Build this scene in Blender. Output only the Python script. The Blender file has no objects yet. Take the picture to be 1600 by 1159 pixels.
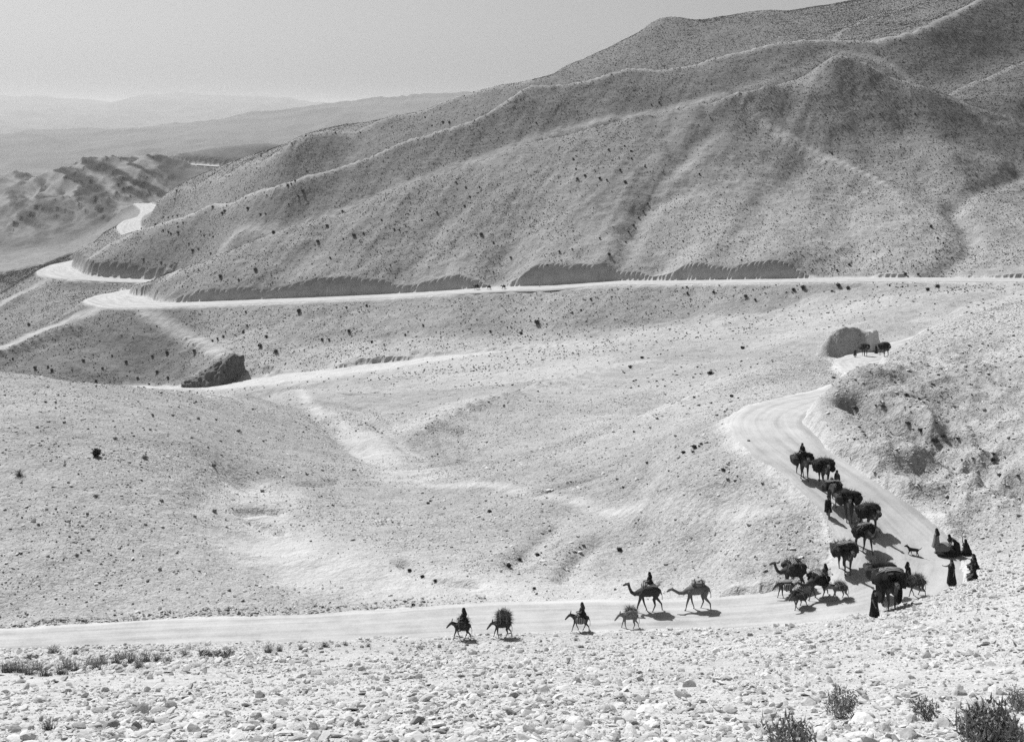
import bpy, math, random
import numpy as np
from mathutils import Vector, Matrix

# ------------------------------------------------------------------ camera, sky, sun
SC = bpy.context.scene
COL = SC.collection
R = math.radians
ZC = 36.0                      # height of the photographer's eye above the valley road
F, HY, CX = 2000.0, 180.0, 800.0   # focal length, horizon row and middle column in photo pixels

cam_d = bpy.data.cameras.new('camera')
cam = bpy.data.objects.new('camera', cam_d)
COL.objects.link(cam)
cam.location = (0, 0, ZC)
cam.rotation_euler = (R(90), 0, 0)
cam_d.sensor_width = 36
cam_d.lens = F / 1600 * 36
cam_d.shift_y = -(579.5 - HY) / 1600
cam_d.clip_start, cam_d.clip_end = 0.5, 60000
SC.camera = cam

SUN_EL, SUN_AZ = R(50), R(-37)          # azimuth from +Y, negative = left of the view
sun_dir = Vector((math.sin(SUN_AZ) * math.cos(SUN_EL), math.cos(SUN_AZ) * math.cos(SUN_EL), math.sin(SUN_EL)))
W = bpy.data.worlds.new('World')
SC.world = W
W.use_nodes = True
wn, wl = W.node_tree.nodes, W.node_tree.links
sky = wn.new('ShaderNodeTexSky')
sky.sky_type = 'NISHITA'
sky.sun_disc = False
sky.sun_elevation = SUN_EL
sky.sun_rotation = SUN_AZ
sky.dust_density = 2.0
bw = wn.new('ShaderNodeRGBToBW')
wl.new(sky.outputs[0], bw.inputs[0])
wl.new(bw.outputs[0], wn['Background'].inputs[0])
wn['Background'].inputs[1].default_value = 0.046
sl = bpy.data.lights.new('sun', 'SUN')
sl.energy = 3.6
sl.angle = R(0.5)
so = bpy.data.objects.new('sun', sl)
COL.objects.link(so)
so.rotation_euler = sun_dir.to_track_quat('Z', 'Y').to_euler()
so.location = (0, 0, 300)
SC.view_settings.view_transform = 'Standard'
SC.view_settings.look = 'None'
SC.view_settings.gamma = 1
SC.view_settings.exposure = 0.78
SC.cycles.use_denoising = False
SC.cycles.max_bounces = 4
SC.cycles.diffuse_bounces = 2
SC.cycles.volume_bounces = 0

# ------------------------------------------------------------------ helpers
rng = np.random.default_rng(7)
random.seed(7)

def tag(o, label=None, cat=None, group=None, kind=None):
    if label: o['label'] = label
    if cat: o['category'] = cat
    if group: o['group'] = group
    if kind: o['kind'] = kind
    return o

def mesh_np(name, verts, faces, mat=None, smooth=True):
    """mesh from numpy arrays; faces is an (n,k) index array"""
    me = bpy.data.meshes.new(name)
    verts = np.asarray(verts, np.float32); faces = np.asarray(faces, np.int32)
    me.vertices.add(len(verts)); me.vertices.foreach_set('co', verts.ravel())
    k = faces.shape[1]
    me.loops.add(faces.size); me.loops.foreach_set('vertex_index', faces.ravel())
    me.polygons.add(len(faces))
    me.polygons.foreach_set('loop_start', np.arange(0, faces.size, k, dtype=np.int32))
    me.polygons.foreach_set('loop_total', np.full(len(faces), k, np.int32))
    me.polygons.foreach_set('use_smooth', np.full(len(faces), smooth, bool))
    me.update(calc_edges=True)
    if mat: me.materials.append(mat)
    return me

def link(name, me, parent=None, loc=None, rot=None, scale=None):
    o = bpy.data.objects.new(name, me)
    COL.objects.link(o)
    if parent is not None: o.parent = parent
    if loc is not None: o.location = loc
    if rot is not None: o.rotation_euler = rot
    if scale is not None: o.scale = scale
    return o

def vattr(me, name, vals):
    a = me.attributes.new(name, 'FLOAT', 'POINT')
    a.data.foreach_set('value', np.asarray(vals, np.float32).ravel())

def hash2(ix, iy, seed):
    h = (ix.astype(np.int64) * 374761393 + iy.astype(np.int64) * 668265263 + seed * 974634777) & 0xffffffff
    h = ((h ^ (h >> 13)) * 1274126177) & 0xffffffff
    h = h ^ (h >> 16)
    return (h & 0xffff) / 65535.0

def vnoise(x, y, seed=0):
    ix, iy = np.floor(x), np.floor(y)
    fx, fy = x - ix, y - iy
    fx = fx * fx * fx * (fx * (fx * 6 - 15) + 10); fy = fy * fy * fy * (fy * (fy * 6 - 15) + 10)
    ix = ix.astype(np.int64); iy = iy.astype(np.int64)
    a, b = hash2(ix, iy, seed), hash2(ix + 1, iy, seed)
    c, d = hash2(ix, iy + 1, seed), hash2(ix + 1, iy + 1, seed)
    return (a + (b - a) * fx) * (1 - fy) + (c + (d - c) * fx) * fy

def fbm(x, y, octv=4, seed=0, ridged=False):
    s, amp, tot = 0, 1.0, 0
    for k in range(octv):
        n = vnoise(x * 2 ** k + 17.3 * k, y * 2 ** k - 9.1 * k, seed + k)
        n = 1 - abs(2 * n - 1) if ridged else n
        s = s + amp * n; tot += amp; amp *= 0.5
    return s / tot

# ------------------------------------------------------------------ materials (all grey: a black and white photograph)
def mat_new(name):
    m = bpy.data.materials.new(name); m.use_nodes = True
    n, l = m.node_tree.nodes, m.node_tree.links
    b = n['Principled BSDF']
    b.inputs['Roughness'].default_value = 0.95
    b.inputs['Specular IOR Level'].default_value = 0.15
    return m, n, l, b

def grey(v): return (v, v, v, 1)

def ramp(n, l, src, stops):
    r = n.new('ShaderNodeValToRGB'); e = r.color_ramp.elements
    while len(e) < len(stops): e.new(0.5)
    for i, (p, v) in enumerate(stops): e[i].position = p; e[i].color = grey(v)
    l.new(src, r.inputs[0]); return r.outputs[0]

def math_node(n, l, op, a, b=None, clamp=False):
    m = n.new('ShaderNodeMath'); m.operation = op; m.use_clamp = clamp
    for i, s in enumerate((a, b)):
        if s is None: continue
        if isinstance(s, (int, float)): m.inputs[i].default_value = s
        else: l.new(s, m.inputs[i])
    return m.outputs[0]

def noise_node(n, l, scale, detail=4, rough=0.6, vec=None, dist=0):
    t = n.new('ShaderNodeTexNoise'); t.inputs['Scale'].default_value = scale
    t.inputs['Detail'].default_value = detail; t.inputs['Roughness'].default_value = rough
    t.inputs['Distortion'].default_value = dist
    if vec is not None: l.new(vec, t.inputs['Vector'])
    return t.outputs[0]

def plain_mat(name, lo, hi, scale=3.0, bump=0.3, detail=5, rough=0.95, spec=0.15):
    m, n, l, b = mat_new(name)
    tc = n.new('ShaderNodeTexCoord').outputs['Object']
    s = noise_node(n, l, scale, detail, 0.65, tc)
    l.new(ramp(n, l, s, [(0.3, lo), (0.7, hi)]), b.inputs['Base Color'])
    b.inputs['Roughness'].default_value = rough
    b.inputs['Specular IOR Level'].default_value = spec
    if bump:
        bp = n.new('ShaderNodeBump'); bp.inputs['Strength'].default_value = bump; bp.inputs['Distance'].default_value = 0.05
        l.new(s, bp.inputs['Height']); l.new(bp.outputs[0], b.inputs['Normal'])
    return m

def ground_mat():
    m, n, l, b = mat_new('stony_ground')
    pos = n.new('ShaderNodeNewGeometry').outputs['Position']
    def at(nm):
        a = n.new('ShaderNodeAttribute'); a.attribute_name = nm; return a.outputs['Fac']
    sand_rimlight, dark, rock = at('sand_rimlight'), at('dark'), at('rock')
    big = noise_node(n, l, 0.035, 4, 0.6, pos)
    mid = noise_node(n, l, 0.35, 5, 0.7, pos)
    fine = noise_node(n, l, 3.2, 4, 0.75, pos)
    tone = math_node(n, l, 'ADD', math_node(n, l, 'MULTIPLY', big, 0.25), math_node(n, l, 'ADD', math_node(n, l, 'MULTIPLY', mid, 0.35), math_node(n, l, 'MULTIPLY', fine, 0.55)))
    mpz = n.new('ShaderNodeMapping'); mpz.inputs['Scale'].default_value = (0.10, 0.10, 1.7); l.new(pos, mpz.inputs[0])
    terr = noise_node(n, l, 1.0, 4, 0.7, mpz.outputs[0])
    grit = noise_node(n, l, 5.5, 3, 0.85, pos)
    tone = math_node(n, l, 'ADD', tone, math_node(n, l, 'MULTIPLY', math_node(n, l, 'SUBTRACT', terr, 0.5), math_node(n, l, 'MULTIPLY', dark, 0.45)))
    tone = math_node(n, l, 'ADD', tone, math_node(n, l, 'MULTIPLY', math_node(n, l, 'SUBTRACT', grit, 0.5), 0.6))
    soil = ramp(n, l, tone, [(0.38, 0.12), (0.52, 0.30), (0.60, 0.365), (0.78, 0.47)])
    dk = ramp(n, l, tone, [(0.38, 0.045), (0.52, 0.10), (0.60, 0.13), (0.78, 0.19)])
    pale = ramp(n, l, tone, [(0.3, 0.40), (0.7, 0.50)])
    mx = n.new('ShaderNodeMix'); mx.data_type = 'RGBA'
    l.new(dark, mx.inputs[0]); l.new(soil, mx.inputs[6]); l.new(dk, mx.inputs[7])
    sn = math_node(n, l, 'MULTIPLY', sand_rimlight, math_node(n, l, 'ADD', math_node(n, l, 'MULTIPLY', mid, 1.6), 0.2), True)
    m2 = n.new('ShaderNodeMix'); m2.data_type = 'RGBA'
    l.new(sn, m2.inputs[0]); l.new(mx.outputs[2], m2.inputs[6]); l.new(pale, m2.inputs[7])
    # stony strata where the rock crops out, and the painted shadow of the ravine
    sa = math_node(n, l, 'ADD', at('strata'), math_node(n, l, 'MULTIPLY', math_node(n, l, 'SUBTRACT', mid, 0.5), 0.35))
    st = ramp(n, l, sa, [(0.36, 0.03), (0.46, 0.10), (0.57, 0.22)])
    m3 = n.new('ShaderNodeMix'); m3.data_type = 'RGBA'
    l.new(rock, m3.inputs[0]); l.new(m2.outputs[2], m3.inputs[6]); l.new(st, m3.inputs[7])
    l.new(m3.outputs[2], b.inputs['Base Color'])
    bp = n.new('ShaderNodeBump'); bp.inputs['Strength'].default_value = 0.55; bp.inputs['Distance'].default_value = 0.12
    l.new(fine, bp.inputs['Height'])
    bp2 = n.new('ShaderNodeBump'); bp2.inputs['Strength'].default_value = 0.7; bp2.inputs['Distance'].default_value = 0.9
    l.new(mid, bp2.inputs['Height']); l.new(bp.outputs[0], bp2.inputs['Normal'])
    l.new(bp2.outputs[0], b.inputs['Normal'])
    return m

def road_mat():
    m, n, l, b = mat_new('dusty_road')
    pos = n.new('ShaderNodeNewGeometry').outputs['Position']
    ac = n.new('ShaderNodeAttribute'); ac.attribute_name = 'across'
    mid = noise_node(n, l, 0.5, 5, 0.65, pos)
    fine = noise_node(n, l, 6.0, 3, 0.7, pos)
    # wheel and hoof tracks drawn out along the road
    al = n.new('ShaderNodeAttribute'); al.attribute_name = 'along'
    cv = n.new('ShaderNodeCombineXYZ')
    l.new(math_node(n, l, 'MULTIPLY', ac.outputs['Fac'], 5.0), cv.inputs[0]); l.new(math_node(n, l, 'MULTIPLY', al.outputs['Fac'], 0.06), cv.inputs[1])
    rut = math_node(n, l, 'SUBTRACT', noise_node(n, l, 1.0, 4, 0.6, cv.outputs[0], 0.3), 0.5)
    t = math_node(n, l, 'ADD', math_node(n, l, 'MULTIPLY', mid, 0.5), math_node(n, l, 'ADD', math_node(n, l, 'MULTIPLY', fine, 0.35), math_node(n, l, 'MULTIPLY', rut, 0.75)))
    l.new(ramp(n, l, t, [(0.25, 0.29), (0.43, 0.39), (0.62, 0.47)]), b.inputs['Base Color'])
    bp = n.new('ShaderNodeBump'); bp.inputs['Strength'].default_value = 0.3; bp.inputs['Distance'].default_value = 0.1
    l.new(t, bp.inputs['Height']); l.new(bp.outputs[0], b.inputs['Normal'])
    return m

M_GROUND, M_ROAD = ground_mat(), road_mat()

# ------------------------------------------------------------------ terrain: a height field through surveyed lines (column, row, distance)
# crest, foot and valley lines of the slopes
LINES = [
 # --- big hill, nearest ridge and its foot
 [(211,461,476),(266,430,492),(343,395,505),(436,359,515),(535,328,522),(626,290,530),(717,257,538),(812,226,548),(929,199,556),(1025,175,562),(1093,157,568),(1155,142,572),(1200,124,580),(1265,112,590),(1305,81,600)],
 [(1305,81,600),(1355,100,598),(1438,133,594),(1510,163,591),(1600,194,590),(1750,240,588),(1900,280,585)],
 [(1155,142,572),(1185,175,555),(1210,199,540),(1239,217,527),(1278,238,515),(1316,252,505),(1380,283,480),(1410,315,458)],
 # --- second ridge
 [(118,414,668),(219,359,690),(328,321,705),(437,289,715),(548,253,725),(631,219,735),(698,200,742),(758,179,750),(800,150,765),(830,132,780),(904,128,782),(981,107,790),(1059,105,795),(1137,84,800),(1257,62,810),(1340,63,800),(1394,57,790),(1448,38,805),(1516,5,850),(1600,-35,870),(1900,-120,880)],
 # --- third ridge, on the skyline
 [(215,334,985),(245,318,985),(281,294,988),(325,280,992),(377,258,1000),(457,223,1010),(493,207,1015),(553,206,1015),(605,183,1020),(670,170,1010),(720,148,1000),(775,133,980),(828,125,950)],
 # --- back summit
 [(850,124,1050),(883,104,1080),(942,79,1090),(1005,46,1100),(1025,31,1100),(1047,26,1100),(1098,34,1100),(1175,20,1110),(1285,19,1110),(1345,10,1105),(1390,0,1100),(1480,-35,1090),(1900,-140,1080)],
 [(1278,65,860),(1316,47,930),(1345,33,980),(1379,19,1040)],
 # --- dark spur at the right
 [(1487,143,690),(1536,122,715),(1575,104,730),(1600,91,740),(1750,30,750),(1900,-10,760)],
 # --- spur below the upper road, its two edges
 [(165,483,474),(110,502,458),(50,526,446),(0,546,437),(-120,592,425),(-250,640,415)],
 [(222,486,470),(245,496,458),(290,525,442),(330,550,428),(365,563,418),(400,573,412),(440,581,406)],
 # --- spur below the far bend
 [(85,436,660),(40,455,645),(0,478,632),(-120,530,610)],
 # --- dry river bed
 [(-250,650,395),(0,614,410),(120,608,418),(200,604,425),(300,606,412),(370,600,406),(450,589,402),(600,571,398),(700,557,395),(800,547,393),(900,538,390),(1000,517,385),(1100,511,380),(1200,506,372),(1300,493,365)],
 # --- spurs of the middle slope
 [(656,659,190),(731,625,205),(840,597,222),(900,584,235),(1000,565,250),(1100,553,262)],
 [(1090,612,160),(1000,650,150),(930,685,144),(850,715,139),(750,742,136)],
 [(1100,600,207),(1000,632,188),(850,688,172),(700,712,168),(640,712,165)],
 # --- gully at the middle
 [(640,725,158),(590,700,166),(555,675,178),(520,645,196),(470,622,220),(430,610,250)],
 # --- crest of the near left mound
 [(-250,560,150),(-100,572,152),(0,582,155),(80,593,157),(150,603,160),(220,608,166),(310,612,178),(370,608,200)],
 # --- crest of the right hand bank
 [(1291,626,128),(1303,599,127),(1320,584,129),(1350,573,132),(1400,561,140),(1430,533,156),(1500,500,190),(1600,470,225),(1750,430,270)],
 # --- rocky hill far left
 [(-250,330,1320),(-100,310,1340),(0,297,1350),(50,275,1380),(100,257,1400),(150,247,1420),(200,249,1450),(250,253,1500),(300,262,1520)],
 [(250,252,1765),(262,246,1752),(275,242,1745),(300,237,1742),(340,231,1742),(380,227,1742),(420,227,1745),(500,228,1760)],
]
PTS = [
 # foreground slope
 *[(x, 1159 + (x - 800) * -0.012 * (x > 800), 32) for x in range(-250, 1900, 200)],
 *[(x, 1096, 45) for x in range(-250, 1300, 200)], *[(x, 1046, 62) for x in range(-250, 1300, 200)],
 (1300,1090,45),(1500,1080,45),(1700,1070,45),(1900,1060,45),(1300,1030,62),(1450,1010,62),(1600,985,62),(1750,960,62),(1900,940,62),
 (1300,985,78),(1450,950,79),(1600,915,79),(1750,880,80),(1900,850,80),
 (-100,1022,80),(100,1020,81),(300,1016,82),(500,1014,83),(700,1011,84),(900,1004,85),(1100,994,85),(1250,988,85),
 # near left mound
 (0,970,95),(0,900,100),(0,800,109),(0,700,122),(0,630,138),(-200,960,94),(-200,880,100),(-200,700,120),(-200,600,138),
 (200,955,96.5),(200,880,103),(200,800,111),(200,700,125),(200,640,142),(320,700,131),(300,800,114),(320,880,104),(300,640,155),
 (400,700,148),(380,760,130),(400,800,120),(400,850,113),(440,900,105),(450,700,158),(480,640,192),(400,640,180),
 (500,940,98),(600,935,98.5),(700,928,98.5),(800,920,100),(900,915,101),(1000,910,101.5),(1100,902,102),(1200,890,98.5),(1250,870,98),
 (500,860,109),(480,780,126),(560,740,143),(600,850,110),(700,850,111.5),(850,850,111),(1000,850,109.5),(1150,830,106),(1230,825,102.8),(1290,870,96.9),(1288,840,99.6),
 (600,790,127),(700,785,127),(850,785,122),(1000,770,119),(1150,752,115),(1000,710,130),(1140,690,121.5),(1120,650,134),(1150,620,148),
 (1200,605,155),(1250,590,172),(1200,575,195),(1250,560,215),(1200,545,240),(1260,530,265),(1240,515,305),
 # outward fall of the middle slope
 (560,640,230),(650,612,280),(760,590,300),(900,560,310),(1020,542,312),(1120,530,320),(560,600,310),
 # beyond the right bank
 (1500,480,240),(1500,458,335),(1500,446,358),(1600,452,300),(1420,500,305),(1420,470,330),(1420,450,370),(1350,505,287),(1350,470,355),(1285,553,225),(1750,440,330),
 (1550,480,250),(1460,510,225),
 # right bank face
 (1500,850,98),(1600,840,96.5),(1600,700,108),(1600,600,122),(1600,520,146),(1450,750,107),(1450,650,116),(1450,580,132),(1350,650,117.5),(1380,700,110),
 (1750,800,97),(1750,650,110),(1750,520,132),(1900,600,110),(1530,560,142),(1530,650,117),(1530,760,104),
 # slopes under the upper road
 (470,572,409),(540,562,407),(600,556,404),(300,545,432),(400,515,436),(500,530,430),(600,520,428),(740,510,424),(900,495,418),(1050,480,412),(1200,475,398),(1350,452,385),
 (100,560,432),(200,550,442),(150,520,456),
 (120,470,615),(200,455,622),(40,505,590),(50,490,612),
 # the faces of the near ridge
 (1460,380,425),(1440,345,440),(1485,330,448),(1500,312,458),(1470,302,462),(1600,300,480),(1600,350,440),(1550,380,425),(1600,400,410),(1750,380,420),(1750,320,470),(1900,380,420),
 (1500,240,510),(1580,250,525),(1400,200,545),(1750,270,540),
]
HID = [  # points nobody sees from here: (column, distance, height against the eye)
 (-250,14,-7.5),(300,14,-7.5),(800,14,-7.3),(1300,14,-7.3),(1900,14,-7.3),(-250,22,-11.5),(300,22,-11.2),(800,22,-11),(1300,22,-10.9),(1900,22,-10.9),
 (-250,210,-58),(0,220,-60),(150,228,-63),(300,250,-65),(380,290,-70),(-250,330,-88),(0,340,-86),(150,340,-85),(300,340,-82),(420,340,-76),
 (100,540,-102),(240,560,-98),(300,595,-84),(400,602,-68),(500,610,-59),(700,620,-43),(900,640,-26),(1100,660,-8),(1250,690,6),(1330,700,10),(1420,680,7),(1500,630,16),(1600,630,17),(1750,625,-8),(1900,625,-15),
 (1550,785,41),(1600,790,43),(1750,800,48),
 (150,830,-108),(250,850,-92),(350,855,-78),(450,860,-65),(600,870,-46),(750,860,-16),(810,850,8),
 (860,900,16),(950,900,20),(1080,900,28),(1200,910,38),(1300,900,48),(1450,900,62),(1600,900,85),(1900,900,120),
 (0,1350*0.8,-128),(120,1080,-118),(180,1080,-104),(230,1180,-100),(60,900,-122),(0,900,-125),(-200,900,-130),(0,760,-118),(-200,740,-120),(60,760,-112),
 (100,1250,-95),(200,1250,-93),(0,1250,-108),
 (260,1350,-88),(320,1300,-85),(400,1300,-75),(600,1350,-60),(800,1350,-30),(860,1250,20),(1000,1400,0),(1200,1450,10),(1500,1450,40),(1900,1450,60),(760,1150,-12),
 (300,1650,-80),(420,1680,-80),(500,1650,-75),(650,1900,-120),(900,1900,-120),(1300,1900,-90),(1800,1900,-60),
 (-250,1650,-170),(0,1700,-170),(120,1800,-165),(240,1950,-160),(400,2100,-140),(600,2300,-160),(-250,2400,-190),(100,2400,-190),(1000,2400,-180),(1500,2400,-170),(1900,2400,-160),
]
# roads: (column, row, distance, half width)
ROAD_NEAR = [(-330,1010,84,2.6),(-150,1008,86,2.6),(0,1004,88,2.7),(250,992,89.5,2.9),(500,983,90.3,3.1),(700,973,91.2,3.2),(900,966,91.7,3.2),(1080,959,91.8,3.2),(1230,948,91.3,3.4),(1335,932,91.0,4.0),(1392,903,93.0,4.9),(1402,858,97.0,4.6),(1368,812,101.5,4.1),(1322,768,105.5,3.9),(1280,737,109.3,3.7),(1238,706,113.2,3.7),(1207,680,117.5,3.7),(1196,658,123,3.5),(1214,640,129.5,3.3),(1250,628,136,3.0),(1290,618,144,2.7),
             (1326,605,157,2.6),(1352,593,175,2.6),(1350,580,195,3.0),(1340,571,210,3.6),(1342,563,225,4.0),(1392,552,242,3.8),(1415,541,256,3.8),(1452,526,275,3.0),(1520,489,298,3.0),(1590,467,325,3.2),(1680,452,350,3.2),(1740,444,368,3.2)]
ROAD_UP = [(1740,442,372,3.6),(1660,439,380,3.8),(1600,437.5,384,3.8),(1460,437,392,3.9),(1350,437,398,4.0),(1250,438,404,4.0),(1150,439.5,411,4.0),(1050,441,419,4.1),(970,441.5,426,4.3),(900,446,430,4.1),(850,449,433,4.1),(800,450.5,436,4.2),(740,453.5,440,4.6),(640,460.5,447,4.6),(500,467,455,4.6),(350,473,463,4.7),(250,476.5,470,5.0),(205,475,478,7.5),(182,467,491,8.5),(176,461,510,4.6),(200,456,540,4.0),(235,449,575,4.0),(262,444.5,610,4.0),(258,440.5,640,4.4),(230,439,648,4.6),(170,436.5,654,4.8),(112,432,662,6.5),(90,424,682,7.5),(92,416,712,5.0),(120,408,760,4.0),(170,398,830,4.0),(215,388,890,4.0),(212,372,930,5.0),(202,356,975,6.0),(206,346,1010,5.0),(222,338,1060,2.5),(236,327,1110,6.0),(222,318,1160,5.0)]
ROAD_FAR = [(560,285,1600,4.0),(450,272,1640,4.5),(372,262.5,1680,5.0),(310,257.5,1700,5.0),(262,254,1725,5.0),(230,252,1760,4.5),(210,255,1820,4)]
def vz(py): return (HY - py) / F
def smooth_poly(pts, step):
    """Catmull-Rom through (px,py,Y,hw) in world coordinates, resampled"""
    P = np.array([((p[0] - CX) / F * p[2], p[2], vz(p[1]) * p[2], p[3] if len(p) > 3 else 0) for p in pts])
    out = []
    for i in range(len(P) - 1):
        p0, p1, p2, p3 = P[max(i - 1, 0)], P[i], P[i + 1], P[min(i + 2, len(P) - 1)]
        n = max(2, int(np.linalg.norm((p2 - p1)[:2]) / step))
        for t in np.arange(n) / n:
            out.append(0.5 * (2 * p1 + (p2 - p0) * t + (2 * p0 - 5 * p1 + 4 * p2 - p3) * t * t + (3 * p1 - p0 - 3 * p2 + p3) * t ** 3))
    out.append(P[-1])
    return np.array(out)
R_NEAR, R_UP, R_FAR = smooth_poly(ROAD_NEAR, 0.8), smooth_poly(ROAD_UP, 1.5), smooth_poly(ROAD_FAR, 4)

R_UP[:, 3] *= 1.35

ctl = []
for ln in LINES:
    for a, b in zip(ln[:-1], ln[1:]):
        n = max(1, int(max(abs(a[0] - b[0]) / 45, abs(math.log(b[2] / a[2])) / 0.05)))
        for k in range(n):
            t = k / n; ctl.append([a[j] + (b[j] - a[j]) * t for j in range(3)])
    ctl.append(list(ln[-1]))
ctl += [list(p) for p in PTS]
def ss(x, a, b):
    t = min(max((x - a) / (b - a), 0), 1); return t * t * (3 - 2 * t)
def warp(px, Y, steep=0.40):
    k = 1 - steep * ss(px, 215, 470)
    if Y > 1250: return Y
    return Y if Y < 476 else 476 + (Y - 476) * k
C = np.array([((p[0] - CX) / F, math.log(warp(p[0], p[2])), vz(p[1])) for p in ctl] + [((p[0] - CX) / F, math.log(warp(p[0], p[1])), (p[2] - (7 if p[1] < 740 else 9 if p[1] < 895 and p[0] > 380 else 5) * (540 < p[1] < 1000) * (p[0] > 280)) / warp(p[0], p[1])) for p in HID])
def road_ctl(rd, every, up_off=None, bank=None):
    out = []
    for i in range(0, len(rd) - 1, every):
        x, y, z, hw = rd[i]
        out.append((x / y, math.log(y), z / y))
        if bank:
            h = bank(x / y * F + CX, y)
            if h > 0:
                t = rd[min(i + 1, len(rd) - 1)] - rd[max(i - 1, 0)]; t = t[:2] / np.linalg.norm(t[:2])
                nx, ny = t[1], -t[0]                      # uphill = right of the way the road runs (right to left)
                d = hw + 1.0 + h * 0.3
                X, Y = x + nx * d, y + ny * d
                out.append((X / Y, math.log(Y), (z + h) / Y))
    return np.array(out)
def bank_up(px, Y):
    if Y < 479:
        for a, b, h in ((1500,1800,1.0),(1262,1500,0.6),(1035,1262,6.6),(955,1035,0.8),(800,955,7.0),(745,800,1.2),(640,745,5.2),(205,640,7.4)):
            if a <= px < b: return h
        return 3
    if Y < 560: return 0
    if Y < 720: return 8.5 if px < 270 else 2
    return 2.0
C = np.vstack([C, road_ctl(R_NEAR, 7), road_ctl(R_UP, 9, bank=bank_up), road_ctl(R_FAR, 8, bank=lambda p, y: 7)])
# shoulder of the road where it climbs from the bend
sh = []
for i in range(0, len(R_NEAR) - 1, 6):
    x, y, z, hw = R_NEAR[i]
    if 96 < y < 124 and x > 17:
        t = (R_NEAR[i + 1] - R_NEAR[i])[:2]; t /= np.linalg.norm(t)
        for d, dz in ((2, .1), (5, .5)):
            X, Y = x - t[1] * (hw + d), y + t[0] * (hw + d)
            sh.append((X / Y, math.log(Y), (z - dz) / Y))
C = np.vstack([C, sh])
# thin out control points that nearly coincide (later ones, the roads, win)
keep = []
for i in range(len(C) - 1, -1, -1):
    if all(abs(C[i, 0] - C[j, 0]) > 0.0035 or abs(C[i, 1] - C[j, 1]) > 0.004 for j in keep): keep.append(i)
C = C[keep]
def phi(r2): return np.sqrt(r2 + 0.008 ** 2)
A = C[:, :2]
n = len(A)
K = phi(((A[:, None] - A[None]) ** 2).sum(-1))
Pm = np.c_[np.ones(n), A]
M = np.block([[K - np.eye(n) * 1e-4, Pm], [Pm.T, np.zeros((3, 3))]])
sol = np.linalg.solve(M, np.r_[C[:, 2], 0, 0, 0])
wt, pl = sol[:n], sol[n:]

NU = 861
U = (np.linspace(-275, 1875, NU) - CX) / F
Wl = np.concatenate([np.linspace(math.log(a), math.log(b), int((math.log(b) - math.log(a)) / s), endpoint=False) for a, b, s in ((14, 80, .006), (80, 150, .003), (150, 215, .0045), (215, 260, .0018), (260, 375, .0045), (375, 500, .0016), (500, 720, .0028), (720, 1600, .003), (1600, 1850, .0025), (1850, 2500, .01))])
Wl = Wl[:len(Wl) - 1 + len(Wl) % 2]
NW = len(Wl)
cu, cw = U[::2], Wl[::2]
vc = np.zeros((len(cw), len(cu)))
for i, w in enumerate(cw):
    d2 = (cu[:, None] - A[None, :, 0]) ** 2 + (w - A[None, :, 1]) ** 2
    vc[i] = phi(d2) @ wt + pl[0] + pl[1] * cu + pl[2] * w
V = np.zeros((NW, NU))
V[::2, ::2] = vc
V[1::2, ::2] = (vc[:-1] + vc[1:]) / 2
V[:, 1::2] = (V[:, :-2:2] + V[:, 2::2]) / 2
YY = np.exp(Wl)[:, None] * np.ones((1, NU))
XX = U[None, :] * YY
ZZ = V * YY
def sst(x, a, b):
    t = np.clip((x - a) / (b - a), 0, 1); return t * t * (3 - 2 * t)
PXg0 = CX + U[None, :] * F * np.ones((NW, 1))
# natural relief: gullies and hummocks
rel = np.clip((YY - 60) / 300, 0.12, 1.0)
ZZ += rel * (fbm(XX / 24, YY / 24, 4, 3) - 0.5) * 2.2
ZZ += rel * (fbm(XX / 5, YY / 5, 3, 9) - 0.5) * 1.1
def rills(c, q):
    return (fbm(c / 5, q / 45, 3, 51) - 0.5) * 1.0 + (fbm(c / 26, q / 120, 4, 57, True) - 0.6) * 2.0
rgt = np.clip((U[None, :] * F + CX + (YY - 520) * 1.2 - 1270) / 60, 0, 1)
rl = rills(XX * .88 - YY * .42, YY) * (1 - rgt) + rills(XX * .86 + YY * .5, YY) * rgt
hl = np.clip((YY - 400) / 80, 0, 1) * np.clip((900 - YY) / 200, 0, 1)
ZZ += hl * rl * (1 - (1 - sst(PXg0, 300, 380)) * (YY < 485))
far = np.clip((YY - 900) / 400, 0, 1)
hill_h = sst(YY, 1080, 1220) * (1 - sst(YY, 1560, 1700)) * (1 - sst(XX, -390, -330))
ZZ += hill_h * (fbm(XX / 75, YY / 110, 5, 5, True) - 0.6) * 30
ph = (ZZ + 0.42 * XX + 26 * fbm(XX / 60, YY / 60, 4, 15)) / 8.0
ZZ += hill_h * sst(fbm(XX / 70, YY / 70, 3, 25), 0.42, 0.56) * (2.5 + 7 * np.exp(-((PXg0 - 150) / 45) ** 2 - ((YY - 1300) / 70) ** 2)) * (sst(ph - np.floor(ph), 0.5, 0.95) - (ph - np.floor(ph)))
gl = sst(YY, 700, 760) * (1 - sst(YY, 900, 960)) * (1 - sst(XX, -320, -285))
ph = (ZZ + 0.2 * XX) / 6.0
ZZ += gl * ((fbm(XX / 40, YY / 40, 4, 35, True) - .6) * 20 + 4.5 * (sst(ph - np.floor(ph), 0.6, 0.95) - (ph - np.floor(ph))))

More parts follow.
